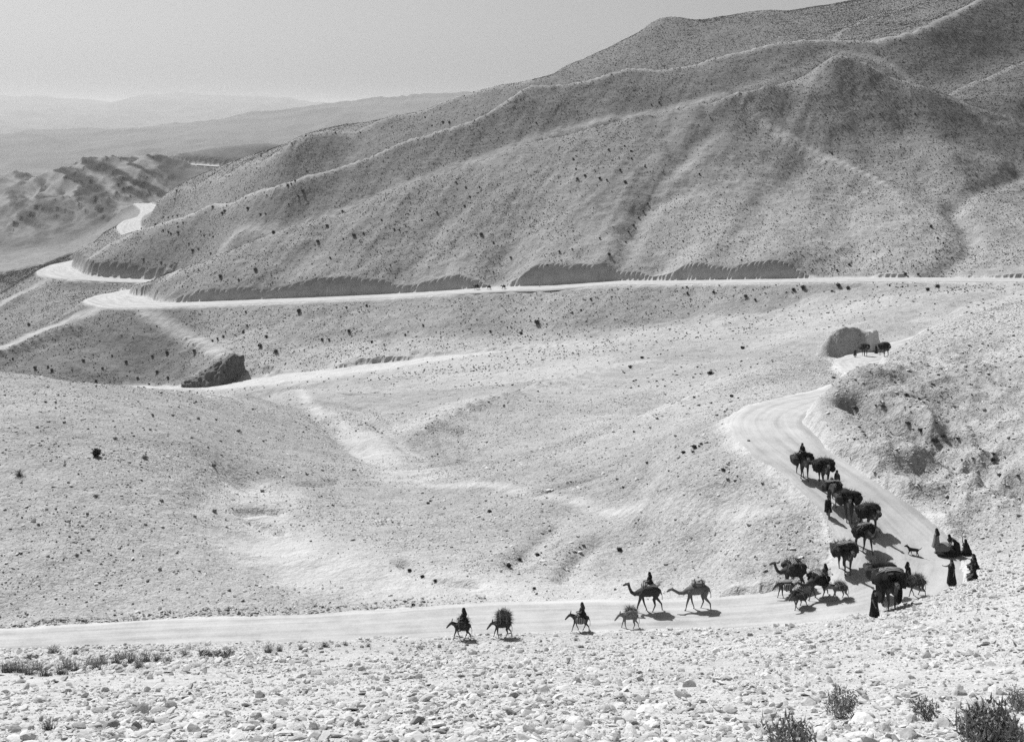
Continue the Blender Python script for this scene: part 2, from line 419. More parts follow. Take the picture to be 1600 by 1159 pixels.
def nearest(rd, mask):
    idx = np.argwhere(mask)
    x, y = XX[mask], YY[mask]
    best = np.full(len(x), 1e9); bi = np.zeros(len(x), int)
    for s in range(0, len(x), 4000):
        d = (x[s:s + 4000, None] - rd[None, :, 0]) ** 2 + (y[s:s + 4000, None] - rd[None, :, 1]) ** 2
        bi[s:s + 4000] = d.argmin(1); best[s:s + 4000] = d.min(1)
    return np.sqrt(best), bi
def band(rd, pad):
    """cells in the neighbourhood of a line"""
    m = np.zeros((NW, NU), bool)
    du = U[1] - U[0]
    for x, y, z, h in rd[::3]:
        iu, iw = (x / y - U[0]) / du, np.interp(math.log(y), Wl, np.arange(NW))
        ru, rw = pad / y / du + 3, pad / y / max(0.0016, Wl[min(int(iw) + 1, NW - 1)] - Wl[min(int(iw), NW - 2)]) + 3
        m[max(0, int(iw - rw)):int(iw + rw) + 1, max(0, int(iu - ru)):int(iu + ru) + 1] = True
    return m
def spot_y(px, py):
    i = int(np.clip(round(((px - CX) / F - U[0]) / (U[1] - U[0])), 0, NU - 1))
    return math.exp(Wl[max(1, int(np.argmax(ZZ[:, i] / YY[:, i] >= vz(py))))])
def crease(pts, amp, w, reach, fade=False):
    rd = smooth_poly(pts, min(3.0, max(.5, w * .6)))
    m = band(rd, reach * 2); d, i = nearest(rd, m)
    wob = 0.6 + 0.8 * vnoise(XX[m] / 25, YY[m] / 25, 44)
    if fade: wob = wob * np.clip(i * min(3.0, max(.5, w * .6)) / 120, 0, 1) ** 1.5
    ZZ[m] += (-amp * (1 - np.exp(-d / w)) if amp > 0 else amp * np.exp(-(d / w) ** 2)) * np.exp(-(d / reach) ** 2) * wob
for k, amp, w, reach in ((0, 3.2, 7, 34), (1, 1.6, 7, 34), (2, 2.2, 6, 22), (3, 4.0, 8, 40), (4, 3.0, 9, 40), (6, 2.5, 7, 30), (7, 3, 7, 34), (8, 3.2, 5, 22), (9, 3.2, 5, 22), (10, 2.5, 5, 20), (12, 2.4, 5, 26), (13, 1.2, 4, 16)):
    ln = LINES[k]
    if k == 0: ln = ln[:-2]
    crease([(a, b, warp(a, c)) for a, b, c in ln], amp, w, reach, k in (0, 3, 4))
for pts, amp, w in (([(963,428),(970,405),(985,372),(1000,335),(1020,295),(1060,250),(1110,205),(1150,165)], -1.6, 4.5),
                    ([(985,372),(960,340),(935,310),(900,290)], -1.6, 5), ([(1000,335),(1040,310),(1080,290)], -1.6, 5), ([(1060,250),(1045,215),(1020,190)], -1.5, 5),
                    ([(620,440),(650,390),(690,350),(740,310)], -1.6, 8), ([(790,436),(800,390),(830,330),(870,270)], -1.6, 8), ([(420,455),(450,420),(500,390)], -1.2, 7),
                    ([(1120,430),(1150,390),(1190,340),(1230,290),(1262,250)], -1.8, 8), ([(1340,425),(1330,390),(1320,350),(1310,300)], -1.2, 7),
                    ([(1461,430),(1487,415),(1516,378),(1505,350),(1490,330),(1495,312),(1540,290),(1590,270)], -2.2, 4),
                    ([(1490,318),(1450,290),(1400,255),(1360,215),(1330,165)], -1.6, 8), ([(1470,300),(1440,250),(1420,200)], -1.4, 7), ([(1530,280),(1520,240),(1500,200)], -1.4, 7)):
    crease([(a, b, spot_y(a, b)) for a, b in pts], amp, w, 60)
rb = sst(PXg0, 1290, 1380) * sst(YY, 96, 104) * (1 - sst(YY, 135, 160))
ZZ += rb * ((fbm(XX / 4, YY / 4, 4, 71, True) - .6) * 1.5 + (fbm(XX / 1.3, YY / 1.3, 2, 72) - .5) * .5)
for k, amp, w in ((14, -1.0, 3), (15, -1.3, 2.5)):
    crease(LINES[k], amp, w, 60)
for pts, amp, w in (([(1330,622),(1362,634),(1400,652),(1440,672),(1490,700),(1530,722),(1565,742),(1610,765)], -2.2, 1.3), ([(1345,650),(1390,668),(1430,690)], -.7, .9), ([(1470,672),(1520,690),(1580,712)], -.8, .9),
                    ([(1450,620),(1500,634),(1560,655)], -.6, .9),
                    ([(1112,880),(1150,866),(1192,850)], -.9, .7), ([(1172,938),(1215,918),(1250,898)], -.6, .6),
                    ([(375,800),(402,797),(432,800)], -.7, .8), ([(392,815),(412,822),(436,832)], -.6, .7), ([(470,756),(495,757),(525,752)], -.6, .8), ([(540,614),(590,612)], -1.2, 1.6),
                    ([(528,650),(560,655)], -.8, 1.2), ([(540,700),(560,702)], -.8, 1.2), ([(630,880),(680,905),(740,912)], -.5, .8), ([(1040,705),(1090,690),(1130,672)], -.8, 1.0), ([(840,770),(900,752),(960,735)], -.7, 1.1),
                    ([(300,790),(380,760),(440,745)], -.4, 1.5), ([(800,880),(835,850),(860,830)], -.6, 1.0), ([(880,905),(905,870),(930,850)], -.5, .9),
                    *[([(585 + 23 * k, 662 + 2 * k), (618 + 23 * k, 684 + 2 * k), (650 + 23 * k, 708 + 2 * k)], -.55, 1.1) for k in range(7)]):
    crease([(a, b, spot_y(a, b)) for a, b in pts], amp, w, 40)
ROADD = np.full((NW, NU), 99.0)
def carve(rd, pad, cut, fill, sink=0.07, jit=0.0, every=2):
    m = band(rd, pad)
    d, i = nearest(rd[::every], m)
    q = rd[::every][i]
    e = d - q[:, 3] + jit * (vnoise(XX[m] / 3, YY[m] / 3, 31) - 0.5)
    z = ZZ[m]
    rs = rd[::every]; tg = np.gradient(rs[:, :2], axis=0); L = np.linalg.norm(tg, axis=1) + 1e-9
    al = ((XX[m] - q[:, 0]) * tg[i, 0] + (YY[m] - q[:, 1]) * tg[i, 1]) / L[i]
    q = q.copy(); q[:, 2] += np.gradient(rs[:, 2])[i] * np.clip(al / L[i], -.6, .6)
    if callable(cut): ct = cut(q[:, 0] / q[:, 1] * F + CX, q[:, 1])
    else: ct = cut
    lo, hi = q[:, 2] - fill * np.maximum(e, 0), q[:, 2] + ct * np.maximum(e, 0)
    z2 = np.clip(z, lo, hi)
    z2 = np.where(e <= 0, q[:, 2] - sink, z2)
    ZZ[m] = z + (z2 - z) * np.clip((pad - d) / (pad * .4), 0, 1)
    ROADD[m] = np.minimum(ROADD[m], e)
# the mound that the road cuts
g = np.exp(-(((XX - (1612 - CX) / F * 338) / 9) ** 2 + ((YY - 340) / 9) ** 2))
ZZ += 2.4 * g
bed = smooth_poly([(200,604,425,2),(300,605,412,4),(370,600,406,7),(450,590,402,8),(600,571.5,398,6.5),(700,558,395,4),(800,548,393,2),(900,539,390,.5)], 2)
carve(bed, 22, lambda p, y: np.where((p > 455) & (p < 640), 2.0, 0.6), 0.15, 0.0, 3.0)
ZZ_bed = ROADD.copy()
ROADD[:] = 99
carve(R_NEAR, 26, lambda p, y: np.where(y > 205, 1.7, 1.9), 0.9, 0.07, 0.8)
r0, r1 = np.searchsorted(Wl, np.log([90, 128])); c0, c1 = np.searchsorted(U[0] * 0 + U * F + CX, [1010, 1450])
zs, es = ZZ[r0:r1, c0:c1].copy(), ROADD[r0:r1, c0:c1]
bx = (es > 0.3) & (XX[r0:r1, c0:c1] < np.interp(YY[r0:r1, c0:c1], R_NEAR[R_NEAR[:, 1] > 97][:70, 1], R_NEAR[R_NEAR[:, 1] > 97][:70, 0]))
for _ in range(260):
    zb = zs.copy()
    zb[1:-1, 1:-1] = (zs[1:-1, 1:-1] * 2 + zs[:-2, 1:-1] + zs[2:, 1:-1] + zs[1:-1, :-2] + zs[1:-1, 2:]) / 6
    zs = np.where(bx, zb, zs)
ZZ[r0:r1, c0:c1] = zs + bx * 0.25 * (fbm(XX[r0:r1, c0:c1] / 3, YY[r0:r1, c0:c1] / 3, 3, 66) - .5)
for px, half, yf, H in ((1327, 50, 241.5, 6.3), (1362, 24, 243.5, 2.2)):
    jag = 1.6 * (fbm(XX / 3, YY * 0 + px, 3, 95) - .5)
    sil = np.clip(1 - ((PXg0 - px) / half) ** 2, 0, 1) ** .8
    dy = YY - yf - jag
    body = sst(dy, -0.3, 2.8) * (1 - sst(dy, 6, 18))
    dome = H * sil * body
    ZZ = np.where((dome > 0.02) & (ROADD > 0.1), np.maximum(ZZ, np.minimum(ZZ, -44.0) + dome + sil * body * .7 * (fbm(XX / 1.5, YY / 1.5, 3, 96) - .5)), ZZ)
carve(R_UP, 34, 3.6, 0.6, 0.12, 0.7, 1)
carve(R_FAR, 60, 1.4, 0.8, 0.2, 0.0)

# ------------------------------------------------------------------ ground look-up
def ground_z(x, y):
    a = (np.asarray(x) / y - U[0]) / (U[1] - U[0]); b = np.interp(np.log(y), Wl, np.arange(NW))
    a = np.clip(a, 0, NU - 1.001); b = np.clip(b, 0, NW - 1.001)
    i, j = a.astype(int), b.astype(int); fa, fb = a - i, b - j
    return ((ZZ[j, i] * (1 - fa) + ZZ[j, i + 1] * fa) * (1 - fb) + (ZZ[j + 1, i] * (1 - fa) + ZZ[j + 1, i + 1] * fa) * fb) + ZC
def spot(px, py):
    """ground point first met on the sight line of a photo pixel"""
    a = min(max(((px - CX) / F - U[0]) / (U[1] - U[0]), 0), NU - 1.001); i = int(a); fa = a - i
    v = (ZZ[:, i] * (1 - fa) + ZZ[:, i + 1] * fa) / YY[:, 0]
    t = vz(py); k = int(np.argmax(v >= t))
    if k == 0: k = 1
    f = (t - v[k - 1]) / max(1e-9, v[k] - v[k - 1])
    y = math.exp(Wl[k - 1] + min(max(f, 0), 1) * (Wl[k] - Wl[k - 1]))
    x = (px - CX) / F * y
    return Vector((x, y, float(ground_z(x, y))))

# ------------------------------------------------------------------ surface masks
PXg = CX + U[None, :] * F * np.ones((NW, 1))
def line_mask(pts, soft):
    rd = smooth_poly(pts, 1.5)
    m = band(rd, rd[:, 3].max() + soft + 2)
    d, i = nearest(rd, m)
    out = np.zeros((NW, NU)); out[m] = np.clip(1 - (d - rd[i, 3]) / soft, 0, 1)
    return out
sand_rimlight = np.clip(1.0 - ROADD / 1.6, 0, 1) * (ROADD < 50)
sand_rimlight = np.maximum(sand_rimlight, 0.8 * np.clip(1 - (ZZ_bed + 2) / 6, 0, 1))
def on(pts, hw):  # columns/rows of a track or crest on the ground -> line
    out = []
    for px, py in pts:
        s = spot(px, py); out.append((px, py, s.y, hw))
    return out
for pts, hw, soft, k in (
    ([(430,612),(480,628),(525,655),(558,682),(637,707),(660,726),(656,752),(787,760),(844,775),(900,782),(1000,792),(1100,799),(1205,800)], 0.3, 1.2, 0.65),
    ([(395,770),(402,830),(440,870),(520,888),(640,905),(780,922),(950,932)], 2.0, 4.0, 0.65),
    ([(555,682),(600,720),(650,745)], 2.0, 5, 0.6),
    ([(656,660),(731,626),(840,598),(900,585),(1000,566)], 1.5, 6, 0.4),  # middle spur crest, its sunlit edge painted pale
    ([(1085,614),(1000,652),(930,687)], 2.0, 6, 0.35),  # nearer spur crest, brightness from the sun put into the colour
    ([(1210,201),(1278,240),(1330,262),(1380,285)], 0.6, 3, 0.4),  # lit stripe down the hill spur, painted on the ground
    ([(1155,143),(1200,125),(1231,118),(1300,83)], 1.0, 4, 0.25),  # bright left flank of the summit, painted pale
    ([(266,431),(343,396),(436,360),(535,329),(626,291),(717,258),(849,212),(1025,176),(1130,148)], 0.6, 3.5, 0.5),  # sunlit rim of the near ridge, painted pale
    ([(1312,83),(1417,127),(1510,164),(1598,195)], 0.5, 3, 0.35),  # painted light along the crest right of the summit
    ([(150,484),(90,508),(30,532),(0,545)], 1.5, 3, 0.7), ([(225,487),(290,525),(340,552)], 1.0, 3, 0.6),
    ([(70,440),(30,460),(0,477)], 1.5, 4, 0.5)):
    sand_rimlight = np.maximum(sand_rimlight, k * line_mask(on(pts, hw), soft))
for k, hw, soft, amt in ((3, 0.4, 4.0, .42), (4, .5, 5.0, .3), (6, .4, 4, .25), (1, .3, 3.5, .3), (2, .3, 3.5, .35), (7, .4, 4, .3)):  # ridge crests: sunlight on the rims laid into the ground colour
    sand_rimlight = np.maximum(sand_rimlight, amt * line_mask([(a, b, warp(a, c), hw) for a, b, c in LINES[k]], soft))
sstep = lambda x, a, b: np.clip((x - a) / (b - a), 0, 1) ** 2 * (3 - 2 * np.clip((x - a) / (b - a), 0, 1))
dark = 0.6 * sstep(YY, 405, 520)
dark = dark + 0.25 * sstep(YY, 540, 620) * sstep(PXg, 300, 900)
dark = np.maximum(dark, sstep(YY, 480, 520) * sstep(PXg, 1300, 1500) * 1.0)  # shade of the right-hand slopes put into the ground colour
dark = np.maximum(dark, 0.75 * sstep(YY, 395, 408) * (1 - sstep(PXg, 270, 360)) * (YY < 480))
sand_rimlight = np.maximum(sand_rimlight, 0.5 * (1 - sstep(YY, 80, 95)))
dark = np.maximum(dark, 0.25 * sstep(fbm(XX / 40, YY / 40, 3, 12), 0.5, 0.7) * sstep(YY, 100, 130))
dark = np.maximum(dark, 1.15 * sstep(YY, 1640, 1700))  # far hill darkened in colour for its unlit face
dark = np.maximum(dark, 1.2 * (1 - sstep(PXg, 90, 135)) * sstep(YY, 650, 685) * (1 - sstep(YY, 1000, 1080)))  # left ravine: its shadow and plants painted as darker ground
rock = sstep(YY, 1150, 1250) * (1 - sstep(PXg, 230, 330)) * (.35 + .65 * sstep(fbm(XX / 90, YY / 90, 3, 22), 0.36, 0.5))
rock = np.maximum(rock, sstep(YY, 740, 820) * (1 - sstep(PXg, 90, 140)) * (1 - sstep(YY, 1000, 1050)) * 0.9)

strata = fbm((ZZ + 0.40 * XX) / 5.5 + 2.5 * fbm(XX / 45, YY / 45, 3, 27), (XX + .4 * YY) / 70, 4, 28)
strata = strata + 0.16 * (fbm(XX / 60, YY / 80, 3, 29) - .5) - 0.16 * np.exp(-((PXg - 140) / 55) ** 2 - ((YY - 1280) / 60) ** 2)
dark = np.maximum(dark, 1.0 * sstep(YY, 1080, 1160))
rav_shade = (1 - sstep(PXg, 80, 125)) * sstep(YY, 660, 700) * (1 - sstep(YY, 960, 1050))
rock = np.maximum(rock, .9 * rav_shade); strata = strata - .10 * rav_shade  # ravine shadow painted darker by way of the rock colour
iu, iw = np.meshgrid(np.arange(NU - 1), np.arange(NW - 1))
k0 = (iw * NU + iu).ravel()
faces = np.c_[k0, k0 + 1, k0 + NU + 1, k0 + NU]
me = mesh_np('terrain', np.c_[XX.ravel(), YY.ravel(), ZZ.ravel() + ZC], faces, M_GROUND)
zf = ZZ[:-1, :-1], ZZ[1:, :-1], ZZ[:-1, 1:]
slope = np.hypot((zf[1] - zf[0]) / np.diff(YY[:, :-1], axis=0), (zf[2] - zf[0]) / np.diff(XX[:-1], axis=1))
me.polygons.foreach_set('use_smooth', ((slope < 1.1) | (YY[:-1, :-1] < 200)).ravel())
vattr(me, 'sand_rimlight', sand_rimlight); vattr(me, 'dark', np.clip(dark, 0, 1.25)); vattr(me, 'strata', strata); vattr(me, 'rock', np.clip(rock, 0, 1))
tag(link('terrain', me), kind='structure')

def road_mesh(name, rd, every, lift):
    r = rd[::every]
    t = np.gradient(r[:, :2], axis=0); t /= np.linalg.norm(t, axis=1)[:, None]
    nrm = np.c_[t[:, 1], -t[:, 0]]
    ks = np.array([-1.06, -1, -.75, -.5, -.25, 0, .25, .5, .75, 1, 1.06])
    vs, ac = [], []
    run = np.r_[0, np.cumsum(np.linalg.norm(np.diff(r[:, :2], axis=0), axis=1))]
    wob = 0.35 * (fbm(np.arange(len(r)) / 9.0, np.zeros(len(r)), 3, 41) - 0.5)
    for k in ks:
        off = k * (r[:, 3] * (1.0 + (wob if k > 0 else -wob) * abs(k)))
        xy = r[:, :2] + nrm * off[:, None]
        z = r[:, 2] + ZC + lift - (.45 if abs(k) > 1 else 0) + 0.06 * (1 - abs(k)) + 0.05 * (fbm(xy[:, 0] / 2, xy[:, 1] / 2, 2, 8) - 0.5)
        vs.append(np.c_[xy, z]); ac.append(np.full(len(r), k))
    vs = np.stack(vs, 1); ac = np.stack(ac, 1)
    nr, nk = vs.shape[:2]
    j, i = np.meshgrid(np.arange(nk - 1), np.arange(nr - 1)); q = (i * nk + j).ravel()
    me = mesh_np(name, vs.reshape(-1, 3), np.c_[q, q + nk, q + nk + 1, q + 1], M_ROAD)
    vattr(me, 'across', ac); vattr(me, 'along', np.repeat(run, nk))
    return tag(link(name, me), kind='structure')
road_mesh('road', R_NEAR, 1, 0.0)
road_mesh('road', R_UP, 2, 0.0)
road_mesh('road', R_FAR, 1, 0.0)

# ------------------------------------------------------------------ valley floor and far ranges
M_FAR = plain_mat('far_slopes', 0.07, 0.15, 0.004, 0.0, 6)
n = 120
gx, gy = np.meshgrid(np.linspace(-16000, 16000, n), np.linspace(2300, 24000, n))
gz = -200 + 60 * (fbm(gx / 900, gy / 900, 4, 60) - 0.5) + ZC
k0 = (np.arange(n - 1)[:, None] * n + np.arange(n - 1)[None]).ravel()
tag(link('valley_floor', mesh_np('valley_floor', np.c_[gx.ravel(), gy.ravel(), gz.ravel()], np.c_[k0, k0 + 1, k0 + n + 1, k0 + n], M_FAR)), kind='structure')
def far_range(crest, Y, depth, seed, rough):
    px = np.linspace(-600, 2200, 420)
    cy = np.interp(px, [c[0] for c in crest], [c[1] for c in crest])
    cy = cy + 5.0 * (fbm(px / 28, px * 0, 4, seed) - .5) + 3 * (fbm(px / 7, px * 0, 2, seed + 1) - .5)
    x = (px - CX) / F * Y
    top = (HY - cy) / F * Y
    rows = np.linspace(-1, 1, 70)
    gx = x[None] * np.ones((70, 1)) ; gy = Y + rows[:, None] * depth * np.ones((1, len(px)))
    prof = (1 - np.abs(rows)) ** 0.85
    base = -215
    h = base + (top - base)[None] * prof[:, None]
    h = h + rough * (fbm(gx / (depth * .35), gy / (depth * .5), 5, seed, True) - 0.72) * (0.15 + (1 - prof[:, None]) * np.minimum(1, prof[:, None] * 4))
    nn = len(px); k0 = (np.arange(69)[:, None] * nn + np.arange(nn - 1)[None]).ravel()
    me = mesh_np('mountain_range', np.c_[gx.ravel(), gy.ravel(), h.ravel() + ZC], np.c_[k0, k0 + 1, k0 + nn + 1, k0 + nn], M_FAR)
    return tag(link('mountain_range', me), kind='structure')
far_range([(-600,220),(0,207),(60,204),(170,196),(300,187),(340,182),(400,171),(440,165),(520,155),(600,147),(680,142),(740,138),(820,136),(1000,132),(1400,120),(2200,150)], 6500, 2600, 71, 260)
far_range([(-600,150),(0,148),(60,150),(120,153),(180,158),(230,148),(275,145),(330,150),(380,149),(440,152),(500,160),(560,163),(650,158),(900,150),(2200,150)], 14000, 4500, 83, 420)

# ------------------------------------------------------------------ stones and scrub
def stone_mat(name, lo, hi):
    m = plain_mat(name, lo, hi, 4.0, 0.5); n, l = m.node_tree.nodes, m.node_tree.links
    b = n['Principled BSDF']; src = b.inputs['Base Color'].links[0].from_socket
    oi = n.new('ShaderNodeObjectInfo'); r = ramp(n, l, oi.outputs['Random'], [(0, .45), (.2, .75), (.45, .97), (1, 1.05)])
    mx = n.new('ShaderNodeMix'); mx.data_type = 'RGBA'; mx.blend_type = 'MULTIPLY'; mx.inputs[0].default_value = 1
    l.new(src, mx.inputs[6]); l.new(r, mx.inputs[7]); l.new(mx.outputs[2], b.inputs['Base Color'])
    return m
M_STONE = stone_mat('pale_stone', 0.42, 0.62)
M_STONE2 = stone_mat('grey_stone', 0.24, 0.44)
M_SCRUB = plain_mat('dry_scrub', 0.05, 0.10, 6.0, 0)
M_BUSH = plain_mat('dark_bush', 0.03, 0.075, 6.0, 0)
M_LEAF = plain_mat('grey_leaves', 0.18, 0.30, 8.0, 0)
M_GRASS = plain_mat('dry_grass', 0.10, 0.20, 8.0, 0)
M_TWIG = plain_mat('twigs', 0.05, 0.10, 8.0, 0)

def ico(sub):
    import bmesh
    bm = bmesh.new(); bmesh.ops.create_icosphere(bm, subdivisions=sub, radius=1.0)
    v = np.array([x.co[:] for x in bm.verts]); f = np.array([[q.index for q in p.verts] for p in bm.faces])
    bm.free(); return v, f
ICO1, ICO2, ICO3 = ico(1), ico(2), ico(3)

def n3(p, s, seed):
    return (vnoise(p[:, 0] * s + seed, p[:, 1] * s + p[:, 2] * s * 0.7, seed) + vnoise(p[:, 2] * s - seed, p[:, 0] * s * 0.8 + p[:, 1] * s, seed + 5)) - 1

def stone_mesh(name, seed, dims, mat, base=ICO3, angular=0.5):
    r = np.random.default_rng(seed)
    v, f = base; v = v.copy()
    for _ in range(int(5 + angular * 9)):                 # broken faces
        d = r.normal(size=3); d /= np.linalg.norm(d)
        h = r.uniform(0.45, 0.85); t = v @ d
        v -= d[None] * np.maximum(t - h, 0)[:, None] * 0.9
    v += v * (n3(v, 1.3, seed)[:, None] * 0.22 + n3(v, 4.0, seed + 3)[:, None] * 0.05)
    v *= np.array(dims)[None]
    return mesh_np(name, v, f, mat, False)

def leaf_cloud(seed, n, rx, rz, leaf, stems=8, shell=0.55, tri=True, up=0.3):
    """a shrub: stems from the root and many small leaves through an uneven crown"""
    r = np.random.default_rng(seed)
    d = r.normal(size=(n, 3)); d /= np.linalg.norm(d, axis=1)[:, None]
    rad = r.uniform(shell ** 2, 1, n) ** 0.5
    lump = 0.75 + 0.5 * n3(d, 1.7, seed) + 0.0
    c = d * rad[:, None] * lump[:, None] * np.array([rx, rx, rz]); c[:, 2] = np.abs(c[:, 2] + rz * 0.75) 
    a = r.normal(size=(n, 3)); a /= np.linalg.norm(a, axis=1)[:, None]; a[:, 2] += up; 
    b = np.cross(a, r.normal(size=(n, 3))); b /= np.linalg.norm(b, axis=1)[:, None]
    L = leaf * r.uniform(0.6, 1.3, n)[:, None]
    v = np.stack([c - b * L * .28, c + b * L * .28, c + a * L], 1).reshape(-1, 3)
    f = np.arange(3 * n).reshape(-1, 3)
    sv = []
    for k in range(stems):
        e = c[r.integers(n)]; w = max(0.006, rx * 0.025); p = np.array([w, 0, 0])
        q = np.array([0, w, 0])
        sv += [-p, p, e, -q, q, e]
    if sv:
        sv = np.array(sv); f = np.r_[f, len(v) + np.arange(len(sv)).reshape(-1, 3)]; v = np.r_[v, sv]
    return v, f

def tuft(seed, n, h, spread):
    r = np.random.default_rng(seed); vs = []
    for k in range(n):
        a = r.uniform(0, 6.283); s = r.uniform(0.15, 1) * spread; hh = h * r.uniform(0.55, 1.1)
        x0, y0 = r.normal(size=2) * spread * 0.22
        dx, dy = math.cos(a), math.sin(a); w = 0.012 + 0.006 * h
        p0 = np.array([x0, y0, -0.03]); p1 = p0 + [dx * s * .4, dy * s * .4, hh * .65]; p2 = p0 + [dx * s, dy * s, hh]
        o = np.array([-dy, dx, 0]) * w
        vs += [p0 - o, p0 + o, p1, p1 - o * .7, p1 + o * .7, p2]
    v = np.array(vs); return v, np.arange(len(v)).reshape(-1, 3)

ROCK_ME = [stone_mesh('rock', 100 + k, d, M_STONE if k != 3 else M_STONE2, ICO3, a) for k, (d, a) in enumerate((((.5, .42, .22), .4), ((.5, .36, .26), 1.2), ((.55, .4, .15), 1.6), ((.45, .45, .26), 1.3), ((.5, .3, .18), .9)))]
PEB_ME = [stone_mesh('pebble', 200 + k, d, M_STONE if k != 1 else M_STONE2, ICO2, a) for k, (d, a) in enumerate((((.5, .42, .22), .8), ((.5, .36, .28), 1.5), ((.58, .42, .16), 1.8), ((.45, .42, .28), 1.1)))]

def cloud(name, template, pts, rot, scl, label=None):
    """uncountable stuff: one object, its stones or tufts instanced on a cloud of points"""
    me = bpy.data.meshes.new(name)
    me.vertices.add(len(pts)); me.vertices.foreach_set('co', np.asarray(pts, np.float32).ravel())
    a = me.attributes.new('rot', 'FLOAT_VECTOR', 'POINT'); a.data.foreach_set('vector', np.asarray(rot, np.float32).ravel())
    a = me.attributes.new('scl', 'FLOAT_VECTOR', 'POINT'); a.data.foreach_set('vector', np.asarray(scl, np.float32).ravel())
    o = link(name, me)
    g = bpy.data.node_groups.new(name, 'GeometryNodeTree')
    g.interface.new_socket('Geometry', in_out='INPUT', socket_type='NodeSocketGeometry')
    g.interface.new_socket('Geometry', in_out='OUTPUT', socket_type='NodeSocketGeometry')
    n, l = g.nodes, g.links
    gi, go = n.new('NodeGroupInput'), n.new('NodeGroupOutput')
    ip = n.new('GeometryNodeInstanceOnPoints'); oi = n.new('GeometryNodeObjectInfo')
    oi.inputs['Object'].default_value = template; oi.transform_space = 'ORIGINAL'
    for nm, sk in (('rot', 'Rotation'), ('scl', 'Scale')):
        na = n.new('GeometryNodeInputNamedAttribute'); na.data_type = 'FLOAT_VECTOR'; na.inputs['Name'].default_value = nm
        l.new(na.outputs['Attribute'], ip.inputs[sk])
    l.new(gi.outputs[0], ip.inputs['Points']); l.new(oi.outputs['Geometry'], ip.inputs['Instance']); l.new(ip.outputs[0], go.inputs[0])
    o.modifiers.new('scatter', 'NODES').node_group = g
    return tag(o, kind='stuff')

RD = ROADD
def road_dist(x, y):
    a = np.clip((x / y - U[0]) / (U[1] - U[0]), 0, NU - 1).astype(int); b = np.clip(np.interp(np.log(y), Wl, np.arange(NW)), 0, NW - 1).astype(int)
    return RD[b, a]
def mask_at(M, x, y):
    a = np.clip((x / y - U[0]) / (U[1] - U[0]), 0, NU - 1).astype(int); b = np.clip(np.interp(np.log(y), Wl, np.arange(NW)), 0, NW - 1).astype(int)
    return M[b, a]
SAND_RIMLIGHT = sand_rimlight
def sample(N, y0, y1, p0=-180, p1=1790):
    y = np.sqrt(rng.uniform(y0 * y0, y1 * y1, N)); x = (rng.uniform(p0, p1, N) - CX) / F * y
    return x, y
def scatter_on(x, y, keep): return x[keep], y[keep]

# --- large cobbles one can tell apart in the foreground
ROCKS = []
def put_rock(px, py, wpx, me, label, group=None, rz=None, flat=1.0, name='rock', cat='rock', tilt=0.2):
    p = spot(px, py); s = wpx / F * p.y
    o = link(name, me, loc=(p.x, p.y, p.z + 0.06 * s), rot=(rng.normal() * tilt, rng.normal() * tilt, rng.uniform(0, 6.28) if rz is None else rz), scale=(s, s * rng.uniform(.85, 1.1), s * flat))
    tag(o, label, cat, group); ROCKS.append(o); return o
put_rock(437, 1137, 44, ROCK_ME[2], 'broad flat-topped slab with a dark broken end at the lower left', rz=0.3, flat=1.3)
put_rock(1075, 1072, 27, ROCK_ME[1], 'upright pale boulder with a shaded front, alone on the slope below the two leading camels', flat=1.9, rz=0.2, name='boulder', cat='boulder')
put_rock(170, 1136, 40, ROCK_ME[1], 'rounded boulder with a dark hollow beside it at the lower left edge', rz=1.2, flat=1.2, name='boulder', cat='boulder')
put_rock(886, 1034, 17, ROCK_ME[3], 'small dark grey stone standing out on the pale scree under the rider on the donkey', rz=0.4, flat=1.5)
put_rock(1010, 1112, 46, ROCK_ME[0], 'long smooth pale boulder with a shaded underside near the bottom centre', rz=0.1, flat=.9, name='boulder', cat='boulder')
put_rock(1350, 1128, 52, ROCK_ME[0], 'large white rounded boulder just right of and below the twiggy shrub', rz=0.2, flat=1.1, name='boulder', cat='boulder')
put_rock(1500, 1085, 34, ROCK_ME[3], 'grey blocky boulder left of the leafy shrub at the right edge', rz=0.9, flat=1.4, name='boulder', cat='boulder')
put_rock(1190, 1084, 20, ROCK_ME[3], 'dark rounded stone left of the twiggy shrub', rz=2.0, flat=1.3)
put_rock(1425, 1154, 40, ROCK_ME[3], 'grey boulder with a hollow at the bottom edge under the pale shrub', rz=2.0, flat=1.2, name='boulder', cat='boulder')
for k in range(280):
    py = 1000 + 168 * rng.uniform(0, 1) ** 0.7; px = rng.uniform(-30, 1630)
    if py < 1030 and px > 1250: py -= rng.uniform(0, 60)
    p = spot(px, py)
    if road_dist(np.array([p.x]), np.array([p.y]))[0] < 1.0 or p.y > 92: continue
    sz = 0.24 * (1 - rng.uniform(0, .93)) ** -.42 * rng.uniform(.85, 1.1)
    m = ROCK_ME[rng.integers(0, 5)]
    put_rock(px, py, sz / p.y * F, m, 'pale weathered cobble lying among smaller stones on the foreground slope', 'cobbles on the foreground slope', flat=rng.uniform(.55, 1.2), tilt=.35)

tpl = {}
for k in range(4):          # four ordinary pebbles stand in the field as the stones the clouds repeat
    p = spot(300 + 260 * k, 1088 + 9 * k)
    tpl[k] = tag(link('stone', PEB_ME[k], loc=(p.x, p.y, p.z + .03), scale=(.3, .3, .3)), 'pale weathered cobble lying among smaller stones on the foreground slope', 'rock', 'cobbles on the foreground slope')

